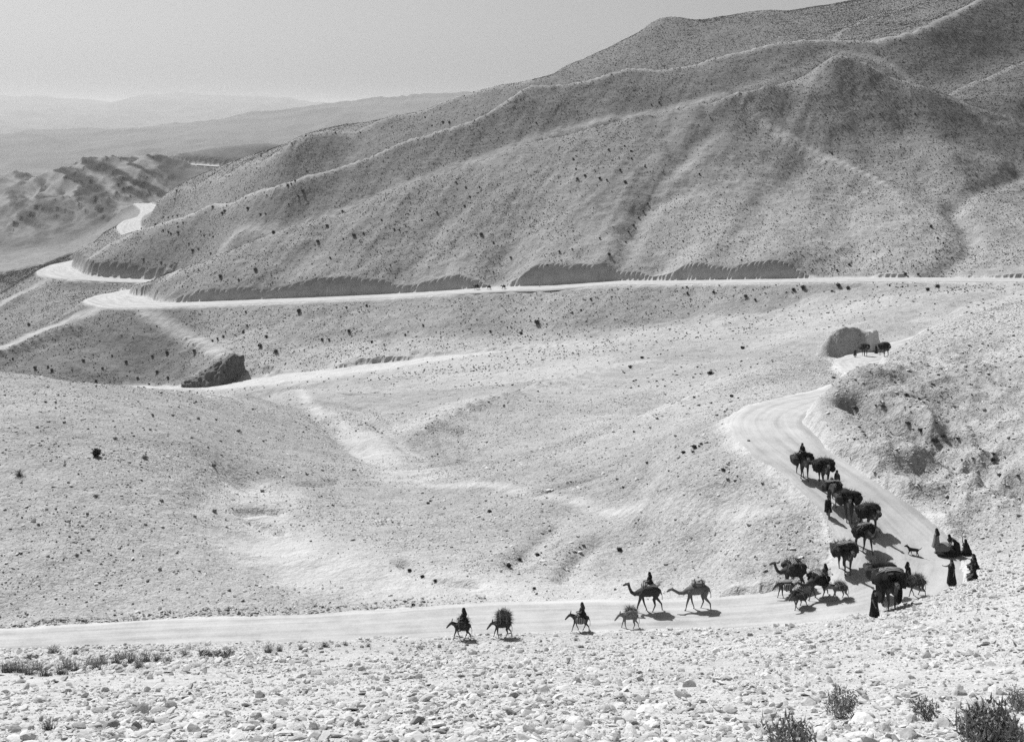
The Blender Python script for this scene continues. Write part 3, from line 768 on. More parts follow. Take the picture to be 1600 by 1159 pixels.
def stones(name, x, y, smin, smax, power, k, sink=0.12):
    n = len(x)
    s = smin * (1 - rng.uniform(0, 1, n) * (1 - (smin / smax) ** power)) ** (-1 / power)
    z = ground_z(x, y) + s * sink
    rot = np.c_[rng.normal(0, .33, n), rng.normal(0, .33, n), rng.uniform(0, 6.28, n)]
    scl = np.c_[s * rng.uniform(.8, 1.25, n), s * rng.uniform(.8, 1.25, n), s * rng.uniform(.45, 1.1, n)]
    cloud(name, tpl[k], np.c_[x, y, z], rot, scl)
for k in range(4):
    x, y = sample(36000, 24, 92)
    kp = (road_dist(x, y) > -0.4 + rng.exponential(.6, len(x))) & (rng.uniform(size=len(x)) < 0.08 + 1.5 * vnoise(x / 5 + 9, y / 5, 77) * vnoise(x / 1.6, y / 1.6, 78) + .25 * (y < 45))
    stones('stone_field', *scatter_on(x, y, kp), 0.055, 0.62, 1.6, k)
    x, y = sample(60000, 84, 215)
    px = x / y * F + CX
    d = 0.15 + 0.9 * vnoise(x / 9, y / 9, 31) * vnoise(x / 2.5, y / 2.5, 32) * 1.4 + 0.45 * (px > 1290) - 0.5 * mask_at(SAND_RIMLIGHT, x, y)
    rd_ = road_dist(x, y)
    kp = (rd_ > -0.5 + rng.exponential(.8, len(x))) & (rng.uniform(size=len(x)) < d)
    stones('stone_field', *scatter_on(x, y, kp), 0.075, 0.55, 2.0, k, 0.1)
    x, y = sample(9000, 200, 430)
    kp = (road_dist(x, y) > 1) & (rng.uniform(size=len(x)) < 0.7 - 0.8 * mask_at(SAND_RIMLIGHT, x, y))
    stones('stone_field', *scatter_on(x, y, kp), 0.2, 0.8, 2.4, k, 0.1)
x, y = sample(150000, 86, 230)
px = x / y * F + CX
kp = (road_dist(x, y) > -0.3 + rng.exponential(.7, len(x))) & (rng.uniform(size=len(x)) < .12 + 1.1 * vnoise(x / 12, y / 12, 131) * vnoise(x / 3, y / 3, 132) + .2 * (px > 1290) - .5 * mask_at(SAND_RIMLIGHT, x, y))
stones('gravel', *scatter_on(x, y, kp), 0.085, 0.38, 2.6, 1, 0.18)
# rough stony verge along the far side of the road at the left
x, y = sample(9000, 91, 101, -150, 760)
py = HY - (ground_z(x, y) - ZC) / y * F; px = x / y * F + CX
kp = (road_dist(x, y) > 0.2) & (road_dist(x, y) < 3.6) & (rng.uniform(size=len(x)) < np.clip(1.1 - px / 800, .15, 1))
stones('stone_field', *scatter_on(x, y, kp), 0.14, 0.6, 1.8, 1)

# --- scrub dotted over the hills
SCRUB_ME = [mesh_np('scrub', *leaf_cloud(300 + k, 60, .5, .36, .34, 0), M_SCRUB, False) for k in range(2)]
BUSH_ME = [mesh_np('bush', *leaf_cloud(320 + k, 800, .5, .42, .12, 6, .4), M_BUSH, False) for k in range(4)]
# --- bushes one can count: (column, row, width) in the photo
BUSHES = {
 'ridge': ('small round dark bush on the upper left spurs of the big hill', 'dark bushes on the upper spurs', [(243,351,4.5),(255,340,3.5),(263,340,3.5),(270,338,3.5),(277,337,4),(254,349,3),(277,348,3),(286,348,3),(278,354,3),(278,363,5.5),(255,360,4),(263,362,4),(267,365,4),(221,357,4),(319,368,4),(333,370,4),(295,381,4),(301,391,7),(310,389,5),(329,396,4),(224,405,4),(252,410,4),(332,323,4.5),(354,321,3),(369,310,3),(384,309,3.5),(351,329,6),(347,333,5),(387,326,6),(407,335,4.5),(415,334,4),(417,305,3),(450,290,5),(455,287,4),(461,282,4),(473,298,6.5),(466,306,4),(451,319,3),(478,212,4),(456,224,3),(408,244,3),(424,243,3),(276,298,4),(273,311,3.5),(440,271,3),(358,275,3),(329,285,3),(479,267,3),(401,263,3),(524,207,3.5),(563,207,3),(664,183,3.5),(692,191,5),(702,191,5),(675,196,3.5),(838,192,4),(905,127,3),(986,129,3),(1030,160,4),(1018,164,3)]),
 'face': ('small dark bush on the broad front face of the big hill above the road', 'dark bushes on the front face', [(427,363,7),(496,377,6),(399,421,7),(344,431,7),(373,437,4),(535,330,5),(511,352,6),(553,367,7),(497,377,5),(568,364,4.5),(536,373,3),(683,332,4),(659,343,4),(596,343,4),(728,293,4),(749,292,3.5),(734,307,4),(726,322,5),(616,358,4),(624,359,3.5),(771,379,4),(634,353,3),(713,285,3),(752,366,7),(951,234,4),(976,228,4),(986,236,4),(987,248,4),(1008,260,4),(969,265,5),(914,274,5),(902,279,5),(900,264,4),(937,278,6),(977,284,6),(896,249,4),(948,281,4),(1093,272,4),(1110,184,3),(874,393,4),(894,389,3),(855,414,4),(952,397,6),(937,372,4),(1067,376,3),(1158,406,3),(516,403,4),(798,402,5),(1005,330,4),(998,340,4),(990,352,5),(982,362,4),(1012,318,4),(978,378,4),(1300,240,4),(1375,178,4),(1430,178,3.5),(1340,400,3.5),(1365,393,3),(1390,392,3),(1465,372,4),(1474,380,4),(1464,404,4),(1455,354,6),(1327,413,5),(1308,422,5),(1415,428,6),(1435,428,5)]),
 'below': ('small dark bush on the slope under the upper road', 'dark bushes below the upper road', [(923,467,4),(908,484,4),(894,488,3.5),(839,503,10),(814,520,6),(1074,458,5),(1073,448,4),(467,486,8),(545,517,7),(661,508,4),(633,523,4),(581,534,5),(600,538,3),(766,517,5),(431,548,8),(406,540,8),(503,530,5),(514,530,5),(541,480,4),(573,477,4),(332,532,4),(340,529,4.5),(349,525,4),(386,508,4),(380,518,5),(384,487,4),(416,525,6),(1165,462,7),(1115,456,5),(1240,452,8),(1255,449,9),(1310,446,8),(1325,450,7),(1390,446,4),(1410,448,4),(1180,468,5),(1300,455,5),(1450,452,8),(1465,447,9)]),
 'spur': ('small dark bush on the triangular spur left of the dry river bed', 'dark bushes on the triangular spur', [(45,507,6),(9,498,4),(261,551,7),(303,548,7),(238,556,5),(245,509,3),(197,565,6),(55,575,7),(81,578,6),(75,573,5),(233,600,4),(130,563,6),(160,575,5),(175,555,4),(215,590,5),(110,545,4),(150,595,5),(20,560,4),(245,580,6),(262,590,5)]),
}
for kk, (lab, grp, lst) in BUSHES.items():
    for i, (px, py, wpx) in enumerate(lst):
        p = spot(px, py + wpx * 0.3); s = wpx / F * p.y * 1.08
        o = link('bush', BUSH_ME[i % 4], loc=(p.x, p.y, p.z - .05 * s), rot=(0, 0, rng.uniform(0, 6.28)), scale=(s, s, s * rng.uniform(.85, 1.15)))
        tag(o, lab, 'bush', grp)
        if kk == 'ridge' and i == 0: bush0 = o
x, y = sample(520000, 400, 1000, -200, 1820)
px = x / y * F + CX
dn = 0.06 + 0.9 * vnoise(x / 34, y / 34, 91) * vnoise(x / 8, y / 8, 92) * 1.6 + 0.3 * (y > 545) + 0.7 * (px < 110) * (y > 690) + 0.9 * np.clip((px - 1200) / 250, 0, 1) * (y > 535) + 0.35 * np.clip((px - 1150) / 300, 0, 1) * (y > 470)
kp = (road_dist(x, y) > 2) & (mask_at(SAND_RIMLIGHT, x, y) < .3) & (rng.uniform(size=len(x)) < dn * np.where(y < 560, 2.0, 0.9))
x, y = x[kp], y[kp]; n = len(x)
sc0 = link('scrub', SCRUB_ME[0], loc=(*spot(640, 330),), scale=(.8, .8, .8)); tag(sc0, 'small dark bush on the broad front face of the big hill above the road', 'bush', 'dark bushes on the front face')
s = .2 * (1 - rng.uniform(0, .97, n)) ** -.30 * (1 + (y - 400) / 900)
cloud('hill_scrub', sc0, np.c_[x, y, ground_z(x, y) - .04], np.c_[np.zeros(n), np.zeros(n), rng.uniform(0, 6.28, n)], np.c_[s * 1.1, s * 1.1, s * .9])
x, y = sample(16000, 95, 420, -180, 1790)
kp = (road_dist(x, y) > 1) & (rng.uniform(size=len(x)) < 0.03 + 0.22 * (vnoise(x / 14, y / 14, 95) > .62) + .35 * (y > 335)) & (mask_at(SAND_RIMLIGHT, x, y) < .4)
x, y = x[kp], y[kp]; n = len(x); s = rng.uniform(.15, .42, n) * (1 + (y - 95) / 500)
cloud('slope_scrub', sc0, np.c_[x, y, ground_z(x, y) - .03], np.c_[np.zeros(n), np.zeros(n), rng.uniform(0, 6.28, n)], np.c_[s, s, s * .8])

# --- shrubs that stand out one by one
def shrub(px, py, wpx, label, me, name='shrub', cat='shrub', hs=1.0, group=None, rz=None):
    p = spot(px, py); s = wpx / F * p.y
    return tag(link(name, me, loc=(p.x, p.y, p.z - .02), rot=(0, 0, rng.uniform(0, 6.28) if rz is None else rz), scale=(s, s, s * hs)), label, cat, group)
shrub(151, 713, 20, 'large round dark shrub on the open slope left of the gully, the biggest there', BUSH_ME[1])
spk = mesh_np('spiky_shrub', *tuft(400, 120, .55, .5), M_BUSH, False)
shrub(30, 743, 22, 'spiky dark shrub near the left edge, below the large round shrub', spk)
LOWB = [mesh_np('low_shrub', *leaf_cloud(340 + k, 160, .5, .26, .2, 6), M_LEAF, False) for k in range(3)]
for i, (px, py, w) in enumerate([(226,716,11),(180,686,8),(373,675,10),(334,729,11),(150,776,9),(335,800,11),(310,655,7),(300,685,6),(270,650,7),(325,700,6),(345,690,6),(395,640,6),(235,672,6),(410,768,8),(60,820,7),(120,868,8),(250,890,8),(480,742,7)]):
    shrub(px, py, w, 'low grey tuft of scrub on the left hand slope above the road', LOWB[i % 3], 'low_shrub', group='scrub tufts on the left slope')
for i, (px, py, w) in enumerate([(840,868,10),(795,885,12),(812,875,9),(968,860,11),(1130,735,9),(1085,700,12),(1068,708,9),(1143,620,8),(765,800,9),(835,920,8),(640,892,9),(660,902,9),(680,908,8),(1160,545,10),(1003,560,8),(985,575,9),(1110,585,12),(1170,690,7)]):
    shrub(px, py, w, 'low dark shrub on the stony middle slope inside the bend of the road', BUSH_ME[i % 4], hs=.7, group='low shrubs on the middle slope')
for i, (px, py, w) in enumerate([(1312,600,11),(1368,632,14),(1350,655,10),(1382,640,10),(1425,662,14),(1440,672,12),(1465,690,15),(1480,688,13),(1500,690,14),(1520,710,12),(1535,715,14),(1550,722,12),(1568,738,12),(1470,600,12),(1490,625,10),(1400,625,9),(1455,650,9),(1548,590,8),(1588,740,12),(1340,640,9)]):  # bush meshes added as dark patches for shadowed rock ledges
    px += rng.normal() * 9; py += rng.normal() * 6; w *= rng.uniform(.6, 1.15)
    shrub(px, py, w, 'dark clump in place of a shadowed rock ledge on the stony bank right of the road', BUSH_ME[(i + 1) % 4], hs=rng.uniform(.3, .7), group='dark clumps for shadowed ledges on the right bank')  # shrub by name and mesh only; stands in for the ledge shadow
def leafy(px, py, wpx, label, seed, n, leaf, mat, rz=.42, stems=16, up=.9):
    p = spot(px, py); s = wpx / F * p.y
    r = tag(link('shrub', None, loc=(p.x, p.y, p.z - .03), scale=(s, s, s)), label, 'shrub')
    v, f = leaf_cloud(seed, n, .5, rz, leaf, 0, .25, up=up)
    link('leaves', mesh_np('leaves', v, f, mat, False), r)
    rr = np.random.default_rng(seed); sv = []; 
    for k in range(stems):
        e = v[rr.integers(len(v))]; w = .009; m = e * [.45, .45, .6]
        for q in (np.array([w, 0, 0]), np.array([0, w, 0])): sv += [-q, q, m, m - q * .6, m + q * .6, e]
    link('stems', mesh_np('stems', sv, np.arange(len(sv)).reshape(-1, 3), M_TWIG, False), r)
    return r
leafy(1315, 1122, 72, 'thin twiggy grey shrub among the cobbles below the caravan group', 501, 900, .06, M_LEAF, .42)
leafy(1548, 1172, 155, 'large leafy dark shrub filling the bottom right corner', 502, 4200, .042, plain_mat('leafy', .15, .28, 8, 0), .30)
leafy(1445, 1125, 66, 'pale low shrub between the twiggy shrub and the corner shrub', 503, 650, .055, M_GRASS, .34)
leafy(1235, 1172, 110, 'sparse low shrub at the bottom edge, left of the white boulder', 504, 700, .07, M_LEAF, .3)
leafy(1590, 1110, 60, 'small bush against the right edge above the corner shrub', 505, 700, .06, M_LEAF, .4)
TUFT_ME = [mesh_np('grass_tuft', *tuft(420 + k, 130, .55, .5), M_GRASS, False) for k in range(3)]
for i, (px, py, w) in enumerate([(10,1050,40),(33,1050,40),(58,1048,36),(105,1046,40),(150,1046,36),(192,1030,34),(216,1044,34),(22,1048,34),(45,1054,34),(70,1056,32),(95,1053,36),(118,1048,34),(140,1043,36),(160,1038,34),(182,1037,36),(205,1036,38),(228,1034,36),(246,1033,30),(262,1035,26),(290,1024,22),(322,1025,34),(348,1028,36),(360,1023,26),(420,1019,30),(436,1017,22),(508,1010,22),(540,1008,16),(470,1014,18),(50,1030,26),(85,1020,28),(118,1022,20),(575,1010,14),(655,1014,16),(900,1000,12)]):
    dk = (px, py) in ((348,1028),(322,1025),(50,1030))
    shrub(px, py, w, 'darker clump of dry grass on the near edge of the road' if dk else 'tuft of dry grass on the near verge of the road at the left', LOWB[i % 3] if dk else TUFT_ME[i % 3], 'grass_tuft', 'grass', .6 if dk else .8, group='dark grass clumps by the road' if dk else 'grass tufts on the road verge')
shrub(75, 1140, 40, 'sparse tuft of pale stalks between boulders in the lower left corner', TUFT_ME[1], 'grass_tuft', 'grass', .9)

# --- rocky outcrop at the foot of the triangular spur
p = spot(330, 604)
v, f = ico(6); v = v.copy()
pr = np.clip((v[:, 0] + 1.05) / 1.55, .12, 1) * np.clip((1.05 - v[:, 0]) / .35, .3, 1)
v[:, 2] = np.where(v[:, 2] < -.15, -.15, v[:, 2] * pr)
v += v * (n3(v, 1.6, 9)[:, None] * .22 + n3(v * [2.2, 1, .8], 4, 4)[:, None] * .16 + n3(v * [2, 1, 1], 11, 6)[:, None] * .09)
v *= [10.5, 6.5, 10]
tag(link('rock_outcrop', mesh_np('rock_outcrop', v, f, plain_mat('cliff', .07, .19, .8, .8), True), loc=(p.x, p.y + 8, p.z - .4)), 'dark eroded rock outcrop at the foot of the triangular spur beside the dry river bed', 'rock')

# ------------------------------------------------------------------ animals, people, loads
M_CAMEL = plain_mat('camel_hide', 0.045, 0.085, 3.0, 0.2)
M_CAMEL2 = plain_mat('pale_camel_hide', 0.11, 0.17, 3.0, 0.2)
M_DONKEY = plain_mat('donkey_hide', 0.05, 0.09, 4.0, 0.2)
M_DONKEY2 = plain_mat('pale_donkey_hide', 0.13, 0.2, 4.0, 0.2)
M_BLACK = plain_mat('black_cloth', 0.012, 0.022, 5.0, 0.3)
M_DARKC = plain_mat('dark_cloth', 0.03, 0.055, 5.0, 0.3)
M_GREYC = plain_mat('grey_cloth', 0.14, 0.22, 5.0, 0.3)
M_PALEC = plain_mat('pale_cloth', 0.34, 0.46, 5.0, 0.3)
M_SKIN = plain_mat('skin', 0.13, 0.17, 8.0, 0)
M_ROPE = plain_mat('rope', 0.16, 0.24, 30.0, 0.2)
M_BRUSH = plain_mat('brushwood', 0.07, 0.17, 9.0, 0)
M_BRUSHD = plain_mat('dark_brushwood', 0.02, 0.06, 9.0, 0)
def woven_mat():
    m, n, l, b = mat_new('woven_rug')
    tc = n.new('ShaderNodeTexCoord').outputs['Object']
    w = n.new('ShaderNodeTexWave'); w.inputs['Scale'].default_value = 2.6; w.inputs['Distortion'].default_value = 1.5
    l.new(tc, w.inputs['Vector'])
    l.new(ramp(n, l, w.outputs['Fac'], [(0.35, 0.03), (0.5, 0.10), (0.72, 0.30)]), b.inputs['Base Color'])
    return m
M_WOVEN = woven_mat()

SPH = ico(2)
def chain_geo(chains, step=0.4):
    vs, fs, o = [], [], 0
    for ch in chains:
        ch = [np.array(c, float) for c in ch]
        cs = [ch[0]]
        for a, b in zip(ch[:-1], ch[1:]):
            n = max(1, int(np.linalg.norm(b[:3] - a[:3]) / (step * max(.012, min(a[3], b[3])))))
            cs += [a + (b - a) * (k + 1) / n for k in range(n)]
        for c in cs:
            vs.append(SPH[0] * c[3] + c[:3]); fs.append(SPH[1] + o); o += len(SPH[0])
    return np.concatenate(vs), np.concatenate(fs)
def organic(name, chains, voxel, mat, extra=None, smooth=2):
    """one continuous skin grown round the limbs"""
    v, f = chain_geo(chains)
    o = bpy.data.objects.new('tmp', mesh_np('tmp', v, f)); COL.objects.link(o)
    md = o.modifiers.new('r', 'REMESH'); md.mode = 'VOXEL'; md.voxel_size = voxel; md.use_smooth_shade = True
    if smooth:
        ms = o.modifiers.new('s', 'SMOOTH'); ms.iterations = smooth; ms.factor = 0.5
    dg = bpy.context.evaluated_depsgraph_get()
    me = bpy.data.meshes.new_from_object(o.evaluated_get(dg), depsgraph=dg)
    old = o.data; bpy.data.objects.remove(o); bpy.data.meshes.remove(old)
    if extra:                       # fingers are finer than the skin grid: joined into the same mesh
        import bmesh
        ve, fe = chain_geo(extra, 0.8)
        t = mesh_np('tmp', ve, fe)
        bm = bmesh.new(); bm.from_mesh(me); bm.from_mesh(t); bm.to_mesh(me); bm.free(); bpy.data.meshes.remove(t)
        me.polygons.foreach_set('use_smooth', np.ones(len(me.polygons), bool))
    me.name = name; me.materials.clear(); me.materials.append(mat)
    return me

def camel_chains(ph=0, neck='up', kneel=False):
    s = 0.24
    def fl(sw): return [(.52, 1.38, .17), (.50 + sw * .12, 1.02, .105), (.52 + sw * .26, .58, .068), (.48 + sw * .42, .14, .042), (.53 + sw * .42, .05, .07)]
    def hl_(sw): return [(-.62, 1.45, .2), (-.48 + sw * .1, 1.02, .12), (-.72 + sw * .26, .60, .062), (-.66 + sw * .40, .14, .042), (-.60 + sw * .40, .05, .07)]
    sw = (.9, -.9, .9, -.9) if ph == 0 else (.8, -.7, -.8, .9) if ph == 1 else (.15, -.1, -.1, .15)
    ch = []
    for i, (fn, y) in enumerate(((fl, s), (fl, -s), (hl_, s), (hl_, -s))):
        ch.append([(x, y * (1 - .25 * (k > 1)), z, r) for k, (x, z, r) in enumerate(fn(sw[i]))])
    ch.append([(-.72, 0, 1.56, .22), (-.45, 0, 1.58, .33), (-.05, 0, 1.52, .39), (.35, 0, 1.48, .37), (.66, 0, 1.42, .25)])
    ch.append([(-.1, 0, 1.75, .27), (-.1, 0, 1.95, .19), (-.13, 0, 2.12, .09)])
    ch.append([(-.88, 0, 1.55, .07), (-.99, 0, 1.25, .035), (-1.0, 0, .95, .04)])
    if neck == 'up':
        nk = [(.7, 0, 1.45, .21), (.98, 0, 1.32, .15), (1.22, 0, 1.45, .12), (1.36, 0, 1.75, .105), (1.42, 0, 2.0, .105)]; h = (1.42, 2.04)
        hd = [(1.42, 0, 2.04, .105), (1.58, 0, 2.03, .095), (1.80, 0, 1.93, .065)]
    else:
        nk = [(.7, 0, 1.42, .21), (.98, 0, 1.26, .15), (1.3, 0, 1.25, .12), (1.62, 0, 1.42, .10), (1.78, 0, 1.5, .10)]; h = (1.78, 1.53)
        hd = [(1.78, 0, 1.53, .10), (1.95, 0, 1.47, .09), (2.15, 0, 1.33, .062)]
    ch += [nk, hd]
    for y in (.08, -.08): ch.append([(h[0] - .03, y, h[1] + .07, .03), (h[0] - .07, y * 1.5, h[1] + .15, .022)])
    return ch, hd
def donkey_chains(ph=0, low=False):
    s = .15
    def fl(sw): return [(.36, .80, .11), (.36 + sw * .06, .58, .065), (.38 + sw * .14, .34, .042), (.34 + sw * .25, .09, .03), (.37 + sw * .25, .035, .042)]
    def hl_(sw): return [(-.40, .84, .14), (-.32 + sw * .06, .6, .08), (-.46 + sw * .14, .37, .042), (-.42 + sw * .24, .09, .03), (-.39 + sw * .24, .035, .042)]
    sw = (.9, -.8, -.8, .9) if ph == 0 else (-.4, .9, .8, -.9)
    ch = [[(x, y * (1 - .2 * (k > 1)), z, r) for k, (x, z, r) in enumerate(fn(sw[i]))] for i, (fn, y) in enumerate(((fl, s), (fl, -s), (hl_, s), (hl_, -s)))]
    ch.append([(-.46, 0, .92, .16), (-.2, 0, .9, .22), (.15, 0, .88, .23), (.4, 0, .92, .17)])
    dz = -.24 if low else -.12
    ch.append([(.42, 0, .96, .14), (.62, 0, 1.1 + dz * .5, .10), (.74, 0, 1.2 + dz, .085)])
    hd = [(.76, 0, 1.2 + dz, .09), (.9, 0, 1.1 + dz * 1.3, .075), (1.04, 0, .96 + dz * 1.5, .05)]
    ch.append(hd)
    for y in (.055, -.055): ch.append([(.72, y, 1.27 + dz, .028), (.66, y * 2, 1.42 + dz, .034), (.64, y * 2.2, 1.5 + dz, .015)])
    ch.append([(-.58, 0, .92, .035), (-.66, 0, .7, .022), (-.66, 0, .42, .03)])
    return ch, hd
def dog_chains():
    ch = []
    for x, dx in ((.2, .1), (-.24, -.08)):
        for y, d in ((.07, 1), (-.07, -1)):
            b = -.06 if x < 0 else .03
            ch.append([(x, y, .42, .07), (x + d * dx * .5 + b * .3, y, .27, .04), (x + d * dx + b, y, .14, .025), (x + d * dx, y, .02, .026)])
    ch += [[(-.28, 0, .46, .1), (0, 0, .44, .12), (.22, 0, .44, .13)], [(.28, 0, .5, .09), (.38, 0, .6, .075), (.45, 0, .63, .075), (.58, 0, .58, .038)]]
    ch += [[(.42, y, .69, .025), (.40, y * 1.3, .75, .012)] for y in (.05, -.05)]
    ch.append([(-.36, 0, .5, .035), (-.5, 0, .58, .025), (-.58, 0, .7, .02)])
    return ch

def hand(w, d, side):
    """five separate fingers, slightly curled: w = wrist, d = direction the hand points"""
    w, d = np.array(w, float), np.array(d, float); d /= np.linalg.norm(d)
    a = np.cross(d, (0, 0, 1.0)) if abs(d[2]) < .8 else np.cross(d, (0, 1.0, 0)); a /= np.linalg.norm(a); c = np.cross(a, d)
    out = [[(*(w + d * .01), .026), (*(w + d * .07 + a * .012), .03), (*(w + d * .08 - a * .014), .028)]]
    for k, (o, L) in enumerate(((-.03, .065), (-.01, .08), (.01, .085), (.03, .075))):
        p0 = w + d * .085 + a * o; p1 = p0 + d * L * .55 + c * .008; p2 = p1 + d * L * .4 + c * .03
        out.append([(*p0, .0105), (*p1, .0095), (*p2, .008)])
    t0 = w + d * .03 + a * .032 * side; t1 = t0 + d * .035 + a * .025 * side
    out.append([(*t0, .013), (*t1, .011), (*(t1 + d * .025), .009)])
    return out

def person_chains(pose):
    """body of about 1.65 m, facing +X"""
    hip, sh = .93, 1.36
    lean = {'walk': .05, 'stand': 0, 'reach': .03, 'bend': .55, 'ride': .04, 'sit': .1, 'crouch': .22, 'staff': 0.02}[pose]
    if pose in ('ride',): hip = .10
    if pose == 'sit': hip = .14
    if pose == 'crouch': hip = .30
    up = math.cos(lean * 1.4) if pose == 'bend' else 1
    T = lambda h, y=0, f=0: (lean * h * 1.5 / .45 * .45 + f, y, hip + h * up)
    ch = [[(*T(0), .135), (*T(.16), .125), (*T(.32), .145), (*T(.43), .115)],
          [(*T(.40, .15), .075), (*T(.43, 0), .08), (*T(.40, -.15), .075)],
          [(*T(.45), .06), (*T(.55), .055)],
          [(*T(.62, 0, .01), .092), (*T(.68, 0, 0), .098)], [(*T(.58, 0, .05), .06)], [(*T(.63, 0, .105), .018)],
          [(*T(.64, .09), .02)], [(*T(.64, -.09), .02)]]
    ex = []
    for sd in (1, -1):
        y = .1 * sd
        if pose in ('walk',):
            k = .22 * sd
            leg = [(0, y, hip - .02, .095), (k * .75 + .03, y, .50, .065), (k * 1.1 - .05, y, .09, .04)]; ft = [(k * 1.1 - .06, y, .05, .042), (k * 1.1 + .12, y, .035, .035)]
        elif pose in ('stand', 'reach', 'bend', 'staff'):
            leg = [(0, y, hip - .02, .095), (.02, y, .50, .065), (-.02, y, .09, .04)]; ft = [(-.03, y, .05, .042), (.14, y, .035, .035)]
        elif pose == 'ride':
            leg = [(.02, y, hip, .095), (.3, .33 * sd, .02, .065), (.2, .36 * sd, -.38, .042)]; ft = [(.2, .36 * sd, -.42, .042), (.36, .38 * sd, -.43, .035)]
        elif pose == 'sit':
            leg = [(0, y, hip, .095), (.38, .28 * sd, .14, .065), (.2, -.08 * sd, .07, .045)]; ft = [(.2, -.1 * sd, .06, .042), (.3, -.2 * sd, .05, .035)]
        else:
            leg = [(0, y, hip, .095), (.34, .16 * sd, .42, .065), (.12, .14 * sd, .08, .042)]; ft = [(.1, .14 * sd, .05, .042), (.28, .15 * sd, .035, .035)]
        ch += [leg, ft]
        s0 = np.array(T(.40, .17 * sd))
        if pose == 'reach' and sd == -1: el, wr = s0 + (.2, -.12, -.08), s0 + (.44, -.12, .0)
        elif pose == 'crouch' and sd == 1: el, wr = s0 + (.05, .08, .22), s0 + (.1, .06, .48)
        elif pose == 'bend': el, wr = s0 + (.1, 0, -.26), s0 + (.24, -.02 * sd, -.46)
        elif pose in ('ride', 'sit', 'crouch'): el, wr = s0 + (.08, .06 * sd, -.24), s0 + (.28, -.04 * sd, -.28)
        elif pose == 'walk': el, wr = s0 + (-.1 * sd, .06 * sd, -.26), s0 + (.1 - .16 * sd, .06 * sd, -.48)
        else: el, wr = s0 + (0, .07 * sd, -.27), s0 + (.08, .05 * sd, -.51)
        ch.append([(*s0, .062), (*el, .047), (*wr, .032)])
        ex += hand(wr, wr - el, -sd)
    return ch, ex, T
PERSON = {}
def robe_geo(pose, T, long=True):
    """cloth from the shoulders to the hem with folds"""
    n = 28; rows = []
    if pose in ('ride', 'sit', 'crouch'):
        hipz = T(0)[2]; base = {'ride': -.32, 'sit': .03, 'crouch': .03}[pose]
        prof = [(.47, .08, .10), (.42, .13, .22), (.32, .18, .25), (.15, .2, .25), (.02, .27, .31)]
        for h, rx, ry in prof: rows.append((*T(h), rx, ry))
        fx = .12 if pose != 'ride' else .1
        rows.append((T(0)[0] + fx, 0, hipz - .5 * (hipz - base), .36, .40)); rows.append((T(0)[0] + fx, 0, base, .37, .44))
    else:
        for h, rx, ry in [(.47, .08, .10), (.42, .13, .22), (.32, .18, .25), (.15, .18, .22), (0, .2, .23)]: rows.append((*T(h), rx, ry))
        hem = .12 if long else .42
        hz = T(0)[2]
        for t, r in ((.35, .24), (.7, .28), (1, .31)): rows.append((T(0)[0] * (1 - t), 0, hz + (hem - hz) * t, r, r * 1.02))
    vs = []; 
    for k, (cx, cy, cz, rx, ry) in enumerate(rows):
        for j in range(n):
            a = 2 * math.pi * j / n; f = 1 + .09 * math.sin(7 * a + k * .5) * min(1, k / 4) + .04 * math.sin(11 * a - k)
            vs.append((cx + rx * f * math.cos(a), cy + ry * f * math.sin(a), cz))
    v = np.array(vs); q = []
    for k in range(len(rows) - 1):
        for j in range(n): q.append((k * n + j, k * n + (j + 1) % n, (k + 1) * n + (j + 1) % n, (k + 1) * n + j))
    return v, np.array(q)
def wrap_geo(T, shawl):
    """turban or head shawl"""
    c = np.array(T(.69, 0, -.01))
    ch = [[(*(c + (math.cos(a) * .075, math.sin(a) * .075, .03 + .012 * math.sin(2 * a))), .055) for a in np.linspace(0, 6.283, 9)], [(*(c + (0, 0, .07)), .075)]]
    if shawl:
        ch = [[(*(c + (-.02, 0, .04)), .115), (*(c + (-.05, 0, -.08)), .12), (*(c + (-.1, 0, -.28)), .15)], [(*(c + (-.05, .1, -.25)), .11), (*(c + (.03, .17, -.33)), .09)], [(*(c + (-.05, -.1, -.25)), .11), (*(c + (.03, -.17, -.33)), .09)]]
    return ch
def person_kit(pose, shawl, long):
    key = (pose, shawl, long)
    if key not in PERSON:
        ch, ex, T = person_chains(pose)
        body = organic('person', ch, .022, M_SKIN, ex, 1)
        v, f = robe_geo(pose, T, long)
        robe = mesh_np('robe', v, f)
        wrap = organic('head_wrap', wrap_geo(T, shawl), .025, M_BLACK, None, 1)
        trousers = None
        if not long and pose in ('walk', 'stand', 'bend', 'reach', 'staff'):
            legs = [[(a, b, c, r + .035) for a, b, c, r in c_] for c_ in ch if len(c_) == 3 and c_[0][2] < .95 and c_[-1][2] < .2]
            trousers = organic('trousers', legs, .028, M_GREYC, None, 1)
        PERSON[key] = (body, robe, wrap, trousers)
    return PERSON[key]
def with_mat(me, mat, cache={}):
    k = (me.name, mat.name)
    if k not in cache:
        m2 = me.copy(); m2.name = me.name.split('.')[0]; m2.materials.clear(); m2.materials.append(mat); cache[k] = m2
    return cache[k]
def person(loc, head, label, pose='stand', robe=M_BLACK, wrap=M_BLACK, shawl=True, long=True, trousers=M_PALEC, group=None, h=1.65):
    b, r, w, t = person_kit(pose, shawl, long)
    s = h / 1.65
    o = link('person', b, loc=loc, rot=(0, 0, R(head)), scale=(s, s, s)); tag(o, label, 'person', group)
    link('robe', with_mat(r, robe), o)
    link('head_shawl' if shawl else 'turban', with_mat(w, wrap), o)
    if t: link('trousers', with_mat(t, trousers), o)
    return o

